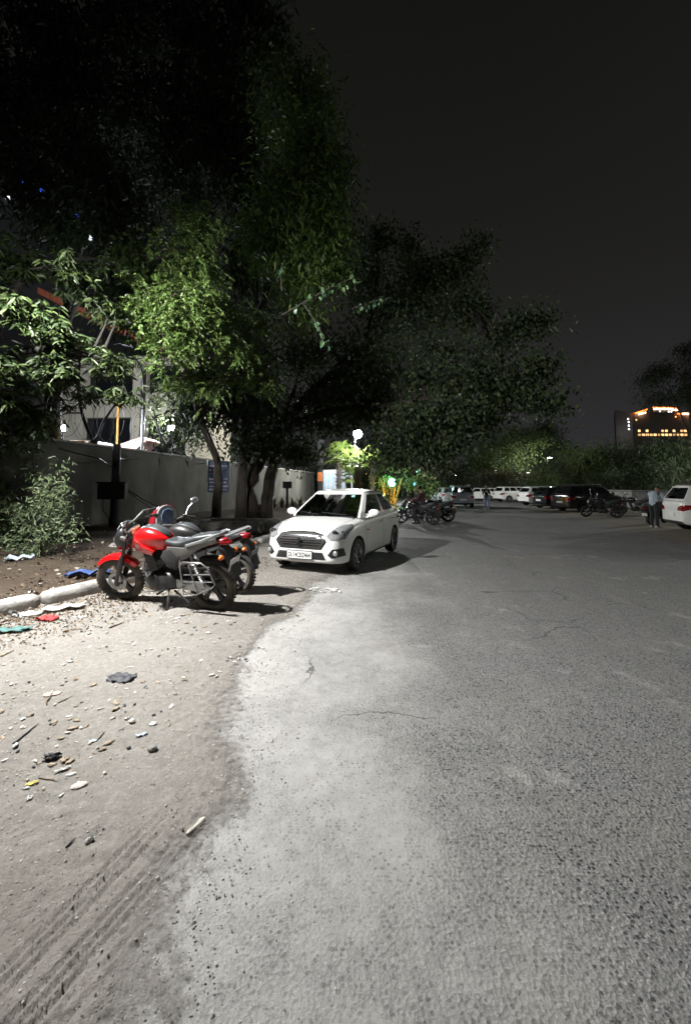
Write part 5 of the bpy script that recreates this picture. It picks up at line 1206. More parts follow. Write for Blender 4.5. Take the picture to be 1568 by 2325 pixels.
sit = dict(pel=(0, 0, .86), chest=(.05, 0, 1.17), neck=(.08, 0, 1.33), head=(.12, 0, 1.48), shl=(.05, .19, 1.28), shr=(.05, -.19, 1.28), ell=(.18, .24, 1.04), elr=(.18, -.24, 1.04), wrl=(.38, .22, 1.0), wrr=(.38, -.2, 1.02),
           hpl=(.02, .09, .84), hpr=(.02, -.09, .84), knl=(.34, .20, .62), knr=(.34, -.20, .62), anl=(.26, .24, .14), anr=(.20, -.26, .12), tol=(.39, .26, .08), tor=(.33, -.28, .04))
person('rider in dark maroon top and cap sitting on a black motorcycle beyond the sedan', (3.3, 17.1, .01), 160, sit, mat('maroon_top', (.035, .010, .010), .9), drk, hair='cap', longsleeve=True)
# ------------------------------------------------------------------ foliage
def leafarr(P0, D, L, Wd, droop, n=6, cup=.25):
    """P0,D: (N,3); L,W,droop: scalars or (N,) -> vertices and faces of folded, drooping leaves"""
    N = len(P0); L = np.broadcast_to(L, N)[:, None]; Wd = np.broadcast_to(Wd, N)[:, None]; dr = np.broadcast_to(droop, N)[:, None]
    D = D / np.maximum(1e-6, np.linalg.norm(D, axis=1, keepdims=True))
    rv = rs.normal(size=(N, 3)); S = np.cross(D, rv); S /= np.maximum(1e-6, np.linalg.norm(S, axis=1, keepdims=True)); U = np.cross(S, D)
    def pt(t): return P0 + D * L * t + np.array([0, 0, -1.0]) * dr * L * t * t
    if n == 4:
        V = np.stack([pt(0), pt(.45) - S * Wd + U * Wd * cup, pt(1), pt(.45) + S * Wd + U * Wd * cup], 1).reshape(-1, 3)
        b = np.arange(N)[:, None] * 4; F4 = b + np.array([[0, 1, 2, 3]]); return V, F4, np.zeros((0, 3), int)
    V = np.stack([pt(0), pt(.33) - S * Wd + U * Wd * cup, pt(.33) + S * Wd + U * Wd * cup, pt(.70) - S * Wd * .72 + U * Wd * cup, pt(.70) + S * Wd * .72 + U * Wd * cup, pt(1)], 1).reshape(-1, 3)
    b = (np.arange(N) * 6)[:, None]
    return V, b + np.array([[1, 3, 4, 2]]), np.concatenate([b + np.array([[0, 1, 2]]), b + np.array([[3, 5, 4]])])
def dirs(N, down=0.0, horiz=1.0):
    d = rs.normal(size=(N, 3)); d /= np.linalg.norm(d, axis=1, keepdims=True); d[:, 2] = d[:, 2] * horiz - down; return d
def foliage(C, kind, k=1.0):
    """C: clump centres (N,3)"""
    C = np.asarray(C); N = len(C); parts = []
    if kind == 'whorl':          # large drooping leaves radiating from twig tips
        for w in range(3):
            tip = C + rs.normal(size=(N, 3)) * np.array([.16, .16, .10]) * k; m = 9
            a = (np.arange(m) * 2.4)[None, :] + rs.uniform(0, 6.28, (N, 1)); e_ = rs.uniform(-.65, .35, (N, m))
            D = np.stack([np.cos(a) * np.cos(e_), np.sin(a) * np.cos(e_), np.sin(e_)], 2).reshape(-1, 3)
            P0 = np.repeat(tip, m, 0) + D * .01 - np.array([0, 0, 1]) * rs.uniform(0, .06, (N * m, 1)); n_ = N * m
            parts.append(leafarr(P0, D, rs.uniform(.12, .22, n_) * k, rs.uniform(.018, .027, n_) * k, rs.uniform(.25, .7, n_)))
    elif kind == 'pinnate':
        m = 4; tip = np.repeat(C, m, 0) + rs.normal(size=(N * m, 3)) * .13 * k; n_ = len(tip)
        D = dirs(n_, .05, .6); D /= np.linalg.norm(D, axis=1, keepdims=True); L = rs.uniform(.15, .27, n_)[:, None] * k; dr = rs.uniform(.15, .6, n_)[:, None]
        side = np.cross(D, np.array([0, 0, 1.0])); side /= np.maximum(1e-6, np.linalg.norm(side, axis=1, keepdims=True))
        for j in range(7):
            t = .15 + .85 * j / 6; p = tip + D * L * t; p[:, 2:] -= dr * L * t * t; tang = D * 1.0; tang = tang.copy(); tang[:, 2:] -= 2 * dr * t
            for sg in (-1, 1):
                dd = side * sg + tang * .7 + rs.normal(size=(n_, 3)) * .12; parts.append(leafarr(p, dd, rs.uniform(.05, .072, n_) * k, rs.uniform(.011, .016, n_) * k, .4, 4))
    elif kind == 'ovate':
        m = 13; P0 = np.repeat(C, m, 0) + rs.normal(size=(N * m, 3)) * np.array([.30, .30, .22]) * k; n_ = len(P0)
        parts.append(leafarr(P0, dirs(n_, .9, .7), rs.uniform(.10, .17, n_) * k, rs.uniform(.032, .05, n_) * k, .1))
    elif kind == 'narrow':
        m = 16; P0 = np.repeat(C, m, 0) + rs.normal(size=(N * m, 3)) * np.array([.22, .22, .30]) * k; n_ = len(P0)
        parts.append(leafarr(P0, dirs(n_, .65, .7), rs.uniform(.10, .19, n_) * k, rs.uniform(.015, .026, n_) * k, .3))
    elif kind == 'card':
        m = 22; P0 = np.repeat(C, m, 0) + rs.normal(size=(N * m, 3)) * np.array([.75, .75, .55]) * k; n_ = len(P0)
        parts.append(leafarr(P0, dirs(n_, .35, .8), rs.uniform(.25, .55, n_) * k, rs.uniform(.05, .11, n_) * k, .2, 4))
    elif kind == 'feather':
        m = 26; P0 = np.repeat(C, m, 0) + rs.normal(size=(N * m, 3)) * np.array([.7, .7, .5]) * k; n_ = len(P0)
        parts.append(leafarr(P0, dirs(n_, .2, .8), rs.uniform(.35, .8, n_) * k, rs.uniform(.02, .05, n_) * k, .5, 4))
    return parts
def join(parts):
    V = []; F4 = []; F3 = []; b = 0
    for v, f4, f3 in parts: V.append(v); F4.append(f4 + b); F3.append(f3 + b) if len(f3) else None; b += len(v)
    return np.concatenate(V), np.concatenate(F4), (np.concatenate(F3) if F3 else None)
DENS = 1.0
def blob(px, py, Y, rx, ry, n, dY=None, excl=None, pw=2.0):
    n = max(1, int(n * DENS))
    c = at(px, py, Y); sx, sz = rx / 905.7 * Y, ry / 905.7 * Y; sy = dY if dY is not None else (sx + sz) / 2
    m = max(3, n // 8); d = rs.normal(size=(m, 3)); d /= np.linalg.norm(d, axis=1, keepdims=True); r = rs.uniform(0, 1, (m, 1)) ** (1 / pw)
    S_ = d * r; pick = rs.randint(0, m, n); q = S_[pick] + rs.normal(size=(n, 3)) * rs.uniform(.10, .26, (m, 1))[pick]
    P_ = np.array(c)[None, :] + q * np.array([sx, sy, sz]); return P_[P_[:, 2] > .35]
def topx(P_):
    P_ = np.asarray(P_); X = P_[:, 0]; Yc = P_[:, 1]; Z_ = P_[:, 2] - CAM_H; dep = Yc * math.cos(TILT) + Z_ * math.sin(TILT); up = -Yc * math.sin(TILT) + Z_ * math.cos(TILT)
    return 784 + 905.7 * X / dep, 1045.4 - 905.7 * up / dep
def tree(name, label, base, paths, clumps, kind, lmat, bark='bark', k=1.0, twigs=1.0, cat='tree', group=None, twr=.012, extra=None):
    base = Vector(base); t = empty(name, base, 0, label, cat, group)
    C = np.asarray(clumps); tr = MB(); nodes = []
    for pts, r0, r1 in paths:
        pts = [Vector(p) for p in pts]; q = []
        for i in range(len(pts) - 1):
            for j in range(4): q.append(pts[i].lerp(pts[i + 1], j / 4) + Vector((rnd.uniform(-1, 1), rnd.uniform(-1, 1), 0)) * r0 * .18 * (1 if i + j else 0))
        q.append(pts[-1]); n = len(q); rad = [r0 + (r1 - r0) * (i / (n - 1)) ** .8 for i in range(n)]
        tr.tube([p - base for p in q], rad, 9); nodes += [(p, rad[i]) for i, p in enumerate(q) if i > n * .35]
    NP = np.array([tuple(p) for p, _ in nodes]); sel = [i for i in range(len(C)) if rs.rand() < twigs]
    # limbs reach clusters in two steps so that twigs branch off each other
    hubs = [C[i] for i in sel[:: 7]]
    H_ = []
    for h_ in hubs:
        d = np.linalg.norm(NP - h_, axis=1) + (NP[:, 2] > h_[2]) * .6; a = Vector(NP[d.argmin()]); b = Vector(h_); L = (b - a).length
        mid = a.lerp(b, .5) + Vector((rnd.uniform(-.1, .1) * L, rnd.uniform(-.1, .1) * L, .12 * L)); q = [a, a.lerp(mid, .6), mid, mid.lerp(b, .6) + Vector((0, 0, .03 * L)), b]
        tr.tube([p - base for p in q], [twr * 3.2, twr * 2.6, twr * 2, twr * 1.5, twr], 5, cap=False); H_ += [tuple(p) for p in q[1:]]
    if H_:
        NP2 = np.array(H_)
        for i in sel:
            d = np.linalg.norm(NP2 - C[i], axis=1); a = Vector(NP2[d.argmin()]); b = Vector(C[i]); L = (b - a).length
            if L < .03: continue
            tr.tube([p - base for p in (a, a.lerp(b, .5) + Vector((0, 0, .1 * L)), b)], [twr, twr * .7, twr * .4], 4, cap=False)
    tr.build('trunk', M[bark], t, angle=60)
    V, F4, F3 = join(foliage(C, kind, k) + (extra or []))
    npmesh('crown', V - np.array(base), F4, F3, [lmat], t, smooth=False)
    return t
def cat_(*a): return np.concatenate(a)
LM = {}
LM['mango'] = leafmat('leaf_mango', (.006, .015, .004), (.036, .055, .013), .6)
LM['neem'] = leafmat('leaf_neem', (.030, .066, .014), (.115, .165, .042), .5)
LM['tall'] = leafmat('leaf_narrow', (.022, .055, .010), (.10, .15, .032), .5)
LM['tdark'] = leafmat('leaf_dark', (.010, .018, .008), (.028, .042, .018), .6)
LM['fig'] = leafmat('leaf_fig', (.016, .032, .012), (.050, .070, .026), .62)
LM['figlit'] = leafmat('leaf_fig_lit', (.04, .10, .05), (.11, .17, .08), .4)  # lit copy of the fig leaf, lamp light painted in as paler green
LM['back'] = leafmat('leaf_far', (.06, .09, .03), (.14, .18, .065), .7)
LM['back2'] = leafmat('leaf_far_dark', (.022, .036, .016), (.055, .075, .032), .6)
LM['brown'] = leafmat('leaf_dry', (.06, .05, .03), (.12, .095, .055), .7)
LM['shrub'] = leafmat('leaf_shrub', (.07, .11, .055), (.20, .25, .13), .5)
LM['palm'] = leafmat('leaf_palm', (.10, .17, .035), (.22, .29, .08), .4, .35)
LM['olive'] = leafmat('leaf_olive', (.035, .048, .018), (.09, .11, .04), .5)

def pth(*a): return [at(*q) if len(q) == 3 else Vector(q) for q in a]
DENS = 1.15
# near broad tree at the left, its trunk outside the frame
C = cat_(blob(60, 600, 6.6, 75, 45, 26), blob(160, 620, 6.8, 60, 45, 22), blob(20, 720, 6.2, 70, 60, 26), blob(110, 740, 6.4, 80, 50, 30), blob(150, 820, 6.6, 90, 45, 34), blob(235, 830, 6.8, 50, 35, 20), blob(40, 850, 6.6, 80, 60, 30),
         blob(275, 885, 7.0, 28, 30, 9), blob(40, 950, 7.4, 90, 60, 34), blob(130, 920, 7.6, 60, 45, 20), blob(230, 700, 7.4, 50, 40, 12), blob(10, 545, 6.6, 60, 30, 10), blob(30, 1010, 8.0, 80, 35, 20), blob(-80, 800, 6.4, 90, 160, 40), blob(-60, 600, 6.6, 90, 80, 24), blob(215, 600, 7.4, 50, 40, 10))
b_ = Vector((-8.6, 7.2, .2))
tree('broad_leaf_tree', 'near tree with large drooping glossy leaves at the left edge', b_, [([b_, (-8.5, 7.2, 1.8), (-8.0, 7.1, 3.0), at(-40, 860, 6.9)], .20, .12), (pth((-40, 860, 6.9), (40, 800, 6.6), (130, 790, 6.5), (230, 810, 6.8), (285, 870, 7.0)), .10, .02), (pth((-40, 860, 6.9), (0, 720, 6.7), (60, 620, 6.6), (150, 590, 6.8)), .10, .02),
      (pth((-40, 860, 6.9), (60, 930, 7.3), (130, 910, 7.5)), .07, .02), (pth((-40, 860, 6.9), (-80, 700, 6.6), (-60, 560, 6.6)), .09, .03)], C, 'whorl', LM['mango'], bark='bark_dark', k=.84, twr=.007)
DENS = 1.9
# neem with bright feathery foliage
C = cat_(blob(440, 520, 8.6, 55, 45, 38), blob(410, 600, 8.4, 60, 50, 44), blob(470, 600, 8.8, 50, 60, 26), blob(360, 700, 7.9, 55, 35, 44), blob(430, 690, 8.0, 65, 50, 60), blob(500, 680, 8.8, 45, 60, 24), blob(390, 770, 8.2, 55, 45, 42), blob(470, 780, 8.8, 60, 50, 34), blob(460, 870, 9.6, 48, 38, 34),
         blob(545, 750, 9.8, 60, 50, 32), blob(595, 730, 9.8, 22, 22, 10), blob(330, 600, 9.2, 60, 50, 20), blob(560, 850, 10.6, 70, 60, 30), blob(395, 850, 10.2, 50, 45, 12))
qx, qy = topx(C); C = C[~((qx < 338) & (qy > 790))]
b_ = Vector((-4.85, 15.0, .2))
tree('neem_tree', 'neem tree with bright yellow green feathery leaves hanging over the wall', b_, [([b_, at(497, 1100, 15), at(492, 1040, 14.6), at(455, 950, 13.4), at(432, 860, 11.6), at(430, 760, 9.6), at(440, 640, 8.8), at(445, 520, 8.6)], .19, .03), (pth((432, 860, 11.6), (390, 760, 9.4), (360, 700, 8.0)), .07, .02), (pth((455, 950, 13.4), (520, 830, 11), (560, 750, 10)), .08, .02), (pth((430, 760, 9.6), (470, 860, 9.6)), .04, .015)], C, 'pinnate', LM['neem'], k=1.15, twr=.008)
DENS = 1.6
# tall tree behind, partly lit
C = cat_(blob(690, 330, 10.6, 60, 55, 60), blob(720, 420, 10.6, 45, 50, 60), blob(650, 440, 10.8, 60, 55, 60), blob(700, 520, 10.8, 70, 50, 70), blob(610, 540, 11, 55, 50, 44), blob(745, 590, 11, 45, 45, 40), blob(650, 620, 11.4, 80, 50, 50), blob(640, 240, 11, 80, 60, 60), blob(705, 215, 11, 45, 50, 36), blob(760, 420, 12.4, 26, 90, 46), blob(720, 260, 12.4, 45, 70, 40), blob(770, 540, 12.6, 24, 60, 30), blob(690, 700, 12, 60, 50, 30))
b_ = Vector((-4.3, 16.4, .2))
tree('tall_narrow_leaf_tree', 'tall tree with thin hanging leaves, dimly lit at its edge against the sky', b_, [([b_, at(548, 1080, 16.2), at(560, 900, 15), at(595, 700, 13), at(640, 480, 12), at(665, 300, 11.6), at(660, 180, 11.4)], .26, .05), (pth((595, 700, 13), (660, 600, 12), (740, 570, 11.2)), .08, .02), (pth((640, 480, 12), (700, 430, 11), (750, 400, 11.6)), .07, .02)], C, 'narrow', LM['tall'], k=1.3, twr=.01)
C = cat_(blob(520, 120, 14, 90, 90, 120), blob(560, 20, 14, 60, 60, 70), blob(400, 60, 14, 110, 90, 120), blob(250, 50, 13, 110, 90, 110), blob(90, 60, 12, 120, 90, 110), blob(60, 220, 12, 100, 90, 90), blob(200, 230, 12.6, 100, 90, 100), blob(350, 220, 13, 100, 90, 110), blob(480, 300, 13.4, 100, 100, 130), blob(560, 420, 13.6, 70, 90, 90), blob(400, 400, 13, 90, 70, 80),
         blob(230, 400, 11.0, 60, 60, 46), blob(180, 330, 11.6, 70, 50, 40), blob(560, 620, 14, 60, 70, 60), blob(600, 110, 14, 40, 60, 40), blob(90, 400, 11.5, 90, 60, 70), blob(150, 480, 11.5, 60, 50, 40), blob(40, 320, 12, 60, 60, 50), blob(310, 480, 12.0, 60, 50, 30), blob(250, 520, 11, 60, 30, 20), blob(560, 260, 13.6, 60, 80, 70))
C = cat_(C, blob(290, 590, 11, 55, 50, 40), blob(300, 660, 11.4, 50, 50, 36), blob(310, 740, 12, 40, 40, 26), blob(540, 800, 12.6, 60, 60, 50), blob(520, 900, 13.4, 60, 40, 40), blob(430, 930, 14, 50, 24, 24))
qx, qy = topx(C); okk = np.ones(len(C), bool)
for a_, b2, r_ in ((70, 345, 9), (40, 372, 10), (56, 416, 12), (95, 432, 10), (165, 474, 11), (182, 490, 11), (238, 596, 15), (252, 585, 12), (228, 604, 9), (205, 540, 6), (138, 505, 6), (250, 730, 46), (285, 760, 26), (205, 700, 14)): okk &= (qx - a_) ** 2 + (qy - b2) ** 2 > r_ ** 2
C = C[okk]
b_ = Vector((-12.2, 16.8, .0))
tree('tall_dark_tree', 'huge dark tree filling the upper left of the sky', b_, [([b_, at(120, 900, 16.4), at(150, 720, 15.6), at(260, 520, 14.6), at(370, 430, 14), at(400, 250, 13.6), at(420, 80, 13.6)], .34, .10), (pth((150, 720, 15.6), (190, 520, 13.4), (180, 380, 12.2), (120, 200, 12)), .16, .04), (pth((370, 450, 14), (480, 330, 13.6), (560, 200, 13.8), (580, 60, 14)), .14, .04), (pth((180, 380, 12.2), (235, 420, 11.2)), .05, .02), (pth((370, 450, 14), (540, 560, 14)), .08, .03)], C, 'narrow', LM['tdark'], bark='bark_dark', k=1.75, twigs=.4, twr=.012)
DENS = 2.6
# great fig tree over the road
C = cat_(blob(850, 550, 16.5, 45, 45, 26), blob(925, 560, 16.5, 40, 32, 16), blob(960, 640, 16.4, 80, 60, 60), blob(1045, 620, 16, 45, 50, 34), blob(1085, 552, 15.6, 26, 14, 8), blob(900, 720, 16.4, 110, 80, 90), blob(1055, 700, 15.4, 55, 55, 40), blob(810, 640, 16.5, 60, 70, 46), blob(1175, 755, 14, 55, 32, 26), blob(1225, 725, 13.6, 30, 12, 8), blob(1235, 850, 13.2, 18, 18, 7), blob(1200, 845, 13.4, 45, 45, 18),
         blob(1090, 860, 14, 100, 50, 60), blob(1000, 830, 15, 70, 60, 40), blob(880, 850, 16.5, 110, 70, 80), blob(780, 800, 17, 90, 90, 70), blob(1265, 918, 12.6, 26, 10, 7), blob(1180, 905, 13, 60, 25, 22), blob(1070, 950, 13.6, 90, 38, 50), blob(950, 960, 14.6, 90, 50, 56), blob(860, 930, 16.6, 80, 50, 44), blob(730, 900, 17, 90, 70, 64), blob(620, 940, 17.4, 90, 60, 54),
         blob(900, 1030, 15.5, 70, 32, 36), blob(965, 1040, 14.4, 38, 24, 14), blob(685, 1030, 15.6, 48, 30, 22), blob(560, 880, 17.6, 80, 70, 50), blob(560, 990, 18, 60, 40, 26), blob(760, 960, 16.6, 60, 30, 26), blob(680, 780, 17.2, 80, 80, 56), blob(1000, 1010, 13.8, 50, 25, 18), blob(850, 1000, 17, 30, 22, 8), blob(560, 1000, 15.6, 60, 36, 14), blob(620, 990, 15.8, 60, 40, 16), blob(540, 930, 15.6, 60, 40, 16))
px_, py_ = topx(C)
ok = ~(((px_ - 811) ** 2 + (py_ - 985) ** 2 < 30 ** 2) | ((px_ > 732) & (px_ < 850) & (py_ > 1012)))
C = C[ok]
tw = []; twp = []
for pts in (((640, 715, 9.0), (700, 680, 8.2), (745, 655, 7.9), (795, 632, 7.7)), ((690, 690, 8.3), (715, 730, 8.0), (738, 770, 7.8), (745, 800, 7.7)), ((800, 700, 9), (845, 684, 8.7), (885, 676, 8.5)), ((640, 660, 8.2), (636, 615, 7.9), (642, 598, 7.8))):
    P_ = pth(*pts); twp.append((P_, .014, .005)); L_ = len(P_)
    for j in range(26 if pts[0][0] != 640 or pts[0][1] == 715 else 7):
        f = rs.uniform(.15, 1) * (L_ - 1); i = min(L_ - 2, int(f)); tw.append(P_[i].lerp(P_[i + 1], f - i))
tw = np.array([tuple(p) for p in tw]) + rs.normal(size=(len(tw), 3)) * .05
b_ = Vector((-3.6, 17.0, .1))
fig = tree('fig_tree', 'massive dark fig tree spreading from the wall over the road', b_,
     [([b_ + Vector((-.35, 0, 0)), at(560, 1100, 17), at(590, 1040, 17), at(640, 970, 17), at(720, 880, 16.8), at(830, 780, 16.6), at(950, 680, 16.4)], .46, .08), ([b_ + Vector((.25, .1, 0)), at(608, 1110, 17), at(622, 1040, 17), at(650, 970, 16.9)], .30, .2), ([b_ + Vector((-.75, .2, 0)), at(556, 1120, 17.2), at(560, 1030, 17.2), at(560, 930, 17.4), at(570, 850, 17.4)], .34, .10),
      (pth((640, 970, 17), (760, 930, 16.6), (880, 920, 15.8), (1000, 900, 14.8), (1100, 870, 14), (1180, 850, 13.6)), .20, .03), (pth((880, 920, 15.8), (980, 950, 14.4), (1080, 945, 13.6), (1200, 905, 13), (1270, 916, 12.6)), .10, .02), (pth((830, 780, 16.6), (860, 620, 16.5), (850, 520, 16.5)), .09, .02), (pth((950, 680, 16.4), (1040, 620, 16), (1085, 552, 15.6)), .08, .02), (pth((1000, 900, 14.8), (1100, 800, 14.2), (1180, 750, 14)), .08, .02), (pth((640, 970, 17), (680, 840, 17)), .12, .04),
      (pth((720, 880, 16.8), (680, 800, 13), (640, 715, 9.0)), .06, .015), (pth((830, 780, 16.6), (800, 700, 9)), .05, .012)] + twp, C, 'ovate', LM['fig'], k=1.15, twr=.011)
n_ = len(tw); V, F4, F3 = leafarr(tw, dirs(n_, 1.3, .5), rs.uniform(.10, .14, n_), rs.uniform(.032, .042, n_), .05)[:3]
npmesh('lit_foliage', V - np.array(b_), F4, F3, [LM['figlit']], fig, smooth=False)['label'] = 'twigs of heart shaped leaves with lamp light put into their colour'
# hanging bare aerial shoots
hs = MB()
for i in range(16):
    a = at(rnd.uniform(640, 720), rnd.uniform(880, 980), 16.4); pts = [a + Vector((math.sin(k * .9 + i) * .12 * k ** .5, 0, -k * .42)) for k in range(rnd.randint(3, 6))]; hs.tube([p - b_ for p in pts], .012, 4)
hs.build('aerial_root', M['bark_pale'], fig)

DENS = 1.0
# small forked trees behind the wall
def forked(px, base_py, Y, arms, label, C, kind='ovate', lm='olive', k=1.0):
    b = at(px, base_py, Y); b.z = .0; top = at(px, base_py, Y)
    tree('small_tree', label, b, [([b, top, at(px, base_py - 34, Y)], .12, .10)] + [([at(px, base_py - 34, Y)] + [at(x, y, Y) for x, y in a], .08, .03) for a in arms], C, kind, LM[lm], bark='bark_dark', k=k, group='small trees behind the wall')
forked(215, 1045, 14.9, [[(190, 950), (178, 900), (182, 830)], [(238, 955), (262, 915)]], 'small forked tree standing behind the wall before the beige house', cat_(blob(180, 790, 14.6, 40, 30, 16), blob(130, 950, 15, 24, 24, 8)))
forked(378, 1050, 20, [[(362, 980), (350, 930), (380, 890)], [(400, 970), (410, 930)]], 'small forked tree with olive leaves behind the wall beside the blue white lamp', cat_(blob(380, 900, 20, 48, 34, 70), blob(420, 950, 20, 36, 40, 50), blob(350, 960, 21, 22, 26, 16), blob(355, 1000, 21, 30, 14, 14), blob(440, 880, 20.5, 40, 60, 40), blob(450, 1000, 21, 40, 28, 34)))

# distant trees
def far(label, C, px, Y, lm, kind='card', k=1.0, name='background_tree'):
    b = at(px, 1100, Y); b.z = 0; top = Vector(np.asarray(C).mean(0))
    tree(name, label, b, [([b, b.lerp(top, .5) + Vector((.3, 0, 0)), top], .28 * k, .1), ([b.lerp(top, .5), top + Vector((-2.4 * k, 0, .6))], .14, .05), ([b.lerp(top, .5), top + Vector((2.6 * k, 0, .3))], .14, .05)], C, kind, LM[lm], k=k, twigs=.35, twr=.03, group='trees beyond the parked cars')
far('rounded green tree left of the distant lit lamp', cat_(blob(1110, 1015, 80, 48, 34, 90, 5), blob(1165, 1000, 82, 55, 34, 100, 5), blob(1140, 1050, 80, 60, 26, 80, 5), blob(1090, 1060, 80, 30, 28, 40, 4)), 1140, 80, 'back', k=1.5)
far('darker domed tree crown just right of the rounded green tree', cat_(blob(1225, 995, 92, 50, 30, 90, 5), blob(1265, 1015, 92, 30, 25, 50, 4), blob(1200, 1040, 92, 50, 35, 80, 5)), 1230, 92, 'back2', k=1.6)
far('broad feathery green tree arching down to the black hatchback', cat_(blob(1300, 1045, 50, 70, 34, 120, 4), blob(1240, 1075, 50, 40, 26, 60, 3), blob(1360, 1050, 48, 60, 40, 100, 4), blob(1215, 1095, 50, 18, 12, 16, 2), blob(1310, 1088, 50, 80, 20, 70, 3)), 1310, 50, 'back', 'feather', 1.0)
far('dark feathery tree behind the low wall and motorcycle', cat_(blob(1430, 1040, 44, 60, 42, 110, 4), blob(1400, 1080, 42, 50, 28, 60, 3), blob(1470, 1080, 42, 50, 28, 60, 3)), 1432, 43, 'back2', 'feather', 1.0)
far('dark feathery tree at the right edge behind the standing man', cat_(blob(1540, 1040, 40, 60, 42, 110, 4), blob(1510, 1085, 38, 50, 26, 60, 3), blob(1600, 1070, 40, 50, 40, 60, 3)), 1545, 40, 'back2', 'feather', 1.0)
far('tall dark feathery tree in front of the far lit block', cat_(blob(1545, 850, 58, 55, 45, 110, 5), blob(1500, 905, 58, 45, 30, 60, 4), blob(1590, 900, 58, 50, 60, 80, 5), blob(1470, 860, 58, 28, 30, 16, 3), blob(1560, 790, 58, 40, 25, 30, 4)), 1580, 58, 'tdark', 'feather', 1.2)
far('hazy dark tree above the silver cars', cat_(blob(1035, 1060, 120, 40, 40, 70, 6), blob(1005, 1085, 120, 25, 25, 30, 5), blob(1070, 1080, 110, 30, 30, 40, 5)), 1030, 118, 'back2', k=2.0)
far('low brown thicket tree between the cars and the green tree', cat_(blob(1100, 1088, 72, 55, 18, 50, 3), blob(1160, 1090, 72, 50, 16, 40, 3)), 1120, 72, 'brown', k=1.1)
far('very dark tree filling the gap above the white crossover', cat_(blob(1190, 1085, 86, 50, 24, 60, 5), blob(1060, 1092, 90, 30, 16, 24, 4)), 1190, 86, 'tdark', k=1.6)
# undergrowth along the low wall
C = []
for i in range(420):
    f = rs.rand(); x = 13 + f * 40; y = 66 - 46 * f ** .6 + rs.uniform(0, 9); C.append((x + rs.uniform(0, 3), y + 3.0, rs.uniform(.4, 3.0)))
V, F4, F3 = join(foliage(np.array(C), 'feather', 1.0)); tag(npmesh('undergrowth', V, F4, F3, [LM['back2']], None, False), 'tangled scrub behind the low wall', 'undergrowth', kind='stuff')
C = [(rs.uniform(-6, 8) + 0, rs.uniform(60, 75), rs.uniform(.3, 4.5)) for i in range(260)] + [(rs.uniform(8, 24), rs.uniform(84, 100), rs.uniform(.3, 6)) for i in range(160)]
V, F4, F3 = join(foliage(np.array(C), 'card', 1.4)); tag(npmesh('far_wood', V, F4, F3, [LM['back2']], None, False), 'dark wood closing the far end of the road', 'wood', kind='stuff')

# ------------------------------------------------------------------ palms and the lit garden
def palm(px, Y, h, n, label, L=1.5, seed=1):
    r_ = random.Random(seed); p = at(px, 1100, Y); t = empty('fan_palm', (p.x, p.y, 0), 0, label, 'palm', 'fan palms under the far street lamp')
    tk = MB(); tk.tube([(0, 0, 0), (.05, 0, h * .5), (0, 0, h)], [.26, .2, .24], 12)
    for k in range(60):
        a = k * 2.4; z = h * (.35 + .65 * k / 60); tk.tube([(math.cos(a) * .2, math.sin(a) * .2, z - .1), (math.cos(a) * .33, math.sin(a) * .33, z + .12)], .03, 4)
    tk.build('trunk', M['bark'], t)
    for k in range(n):
        a = k * 2.399 + r_.uniform(-.2, .2); el = R(r_.uniform(-25, 65)); d = Vector((math.cos(a) * math.cos(el), math.sin(a) * math.cos(el), math.sin(el)))
        s0 = Vector((0, 0, h)); hub = s0 + d * L * r_.uniform(.5, .7); f = MB(); f.tube([s0, s0.lerp(hub, .5) + Vector((0, 0, .05)), hub], .018, 5)
        sd = d.cross(Vector((0, 0, 1))).normalized(); up = sd.cross(d)
        m = 22
        for j in range(m):
            b = R(-115 + 230 * j / (m - 1)); e_ = (d * math.cos(b) + sd * math.sin(b)); ln = L * (.62 + .12 * math.cos(b)); w_ = .045
            q = e_.cross(up).normalized() * w_; tip = hub + e_ * ln + Vector((0, 0, -.28 * ln)); md_ = hub + e_ * ln * .55 + Vector((0, 0, -.03))
            f._add([hub, md_ - q, md_ + q + up * .02, tip], [(0, 1, 3, 2)])
        f.build('frond', LM['palm'], t, smooth=False)
    return t
palm(768, 39, 4.6, 16, 'brightly lit fan palm nearest the gate pillar', 1.55, 1)
palm(812, 33, 3.5, 18, 'fan palm with dark trunk directly below the far street lamp', 1.6, 2)
palm(845, 41, 4.2, 14, 'shaded fan palm right of the lamp post', 1.5, 3)
palm(790, 42, 2.6, 12, 'low fan palm between two taller palms', 1.3, 4)
p = at(885, 1125, 32); t = empty('bamboo_clump', (p.x, p.y, 0), 0, 'clump of yellow canes glowing orange in the garden light', 'bamboo')
r_ = random.Random(4)
for k in range(15):
    a = r_.uniform(0, 6.28); q = r_.uniform(.15, .5); l_ = r_.uniform(.10, .28) * (1 if math.cos(a) > 0 else 1)
    MB().tube([(math.cos(a) * q, math.sin(a) * q * .5, 0), (math.cos(a) * (q + l_), math.sin(a) * q * .5, 1.1), (math.cos(a) * (q + l_ * 2.6), math.sin(a) * q, 2.3)], [.045, .04, .02], 6).build('cane', mat('cane_yellow', (.55, .36, .07), .5, var=.2, scale=9) if k == 0 else bpy.data.materials['cane_yellow'], t)
Cc = np.array([(p.x + rs.normal() * .75, p.y + rs.normal() * .4, rs.uniform(1.7, 3.1)) for _ in range(40)])
V, F4, F3 = join(foliage(Cc, 'narrow', 1.9)); npmesh('crown', V - np.array([p.x, p.y, 0]), F4, F3, [LM['palm']], t, False)
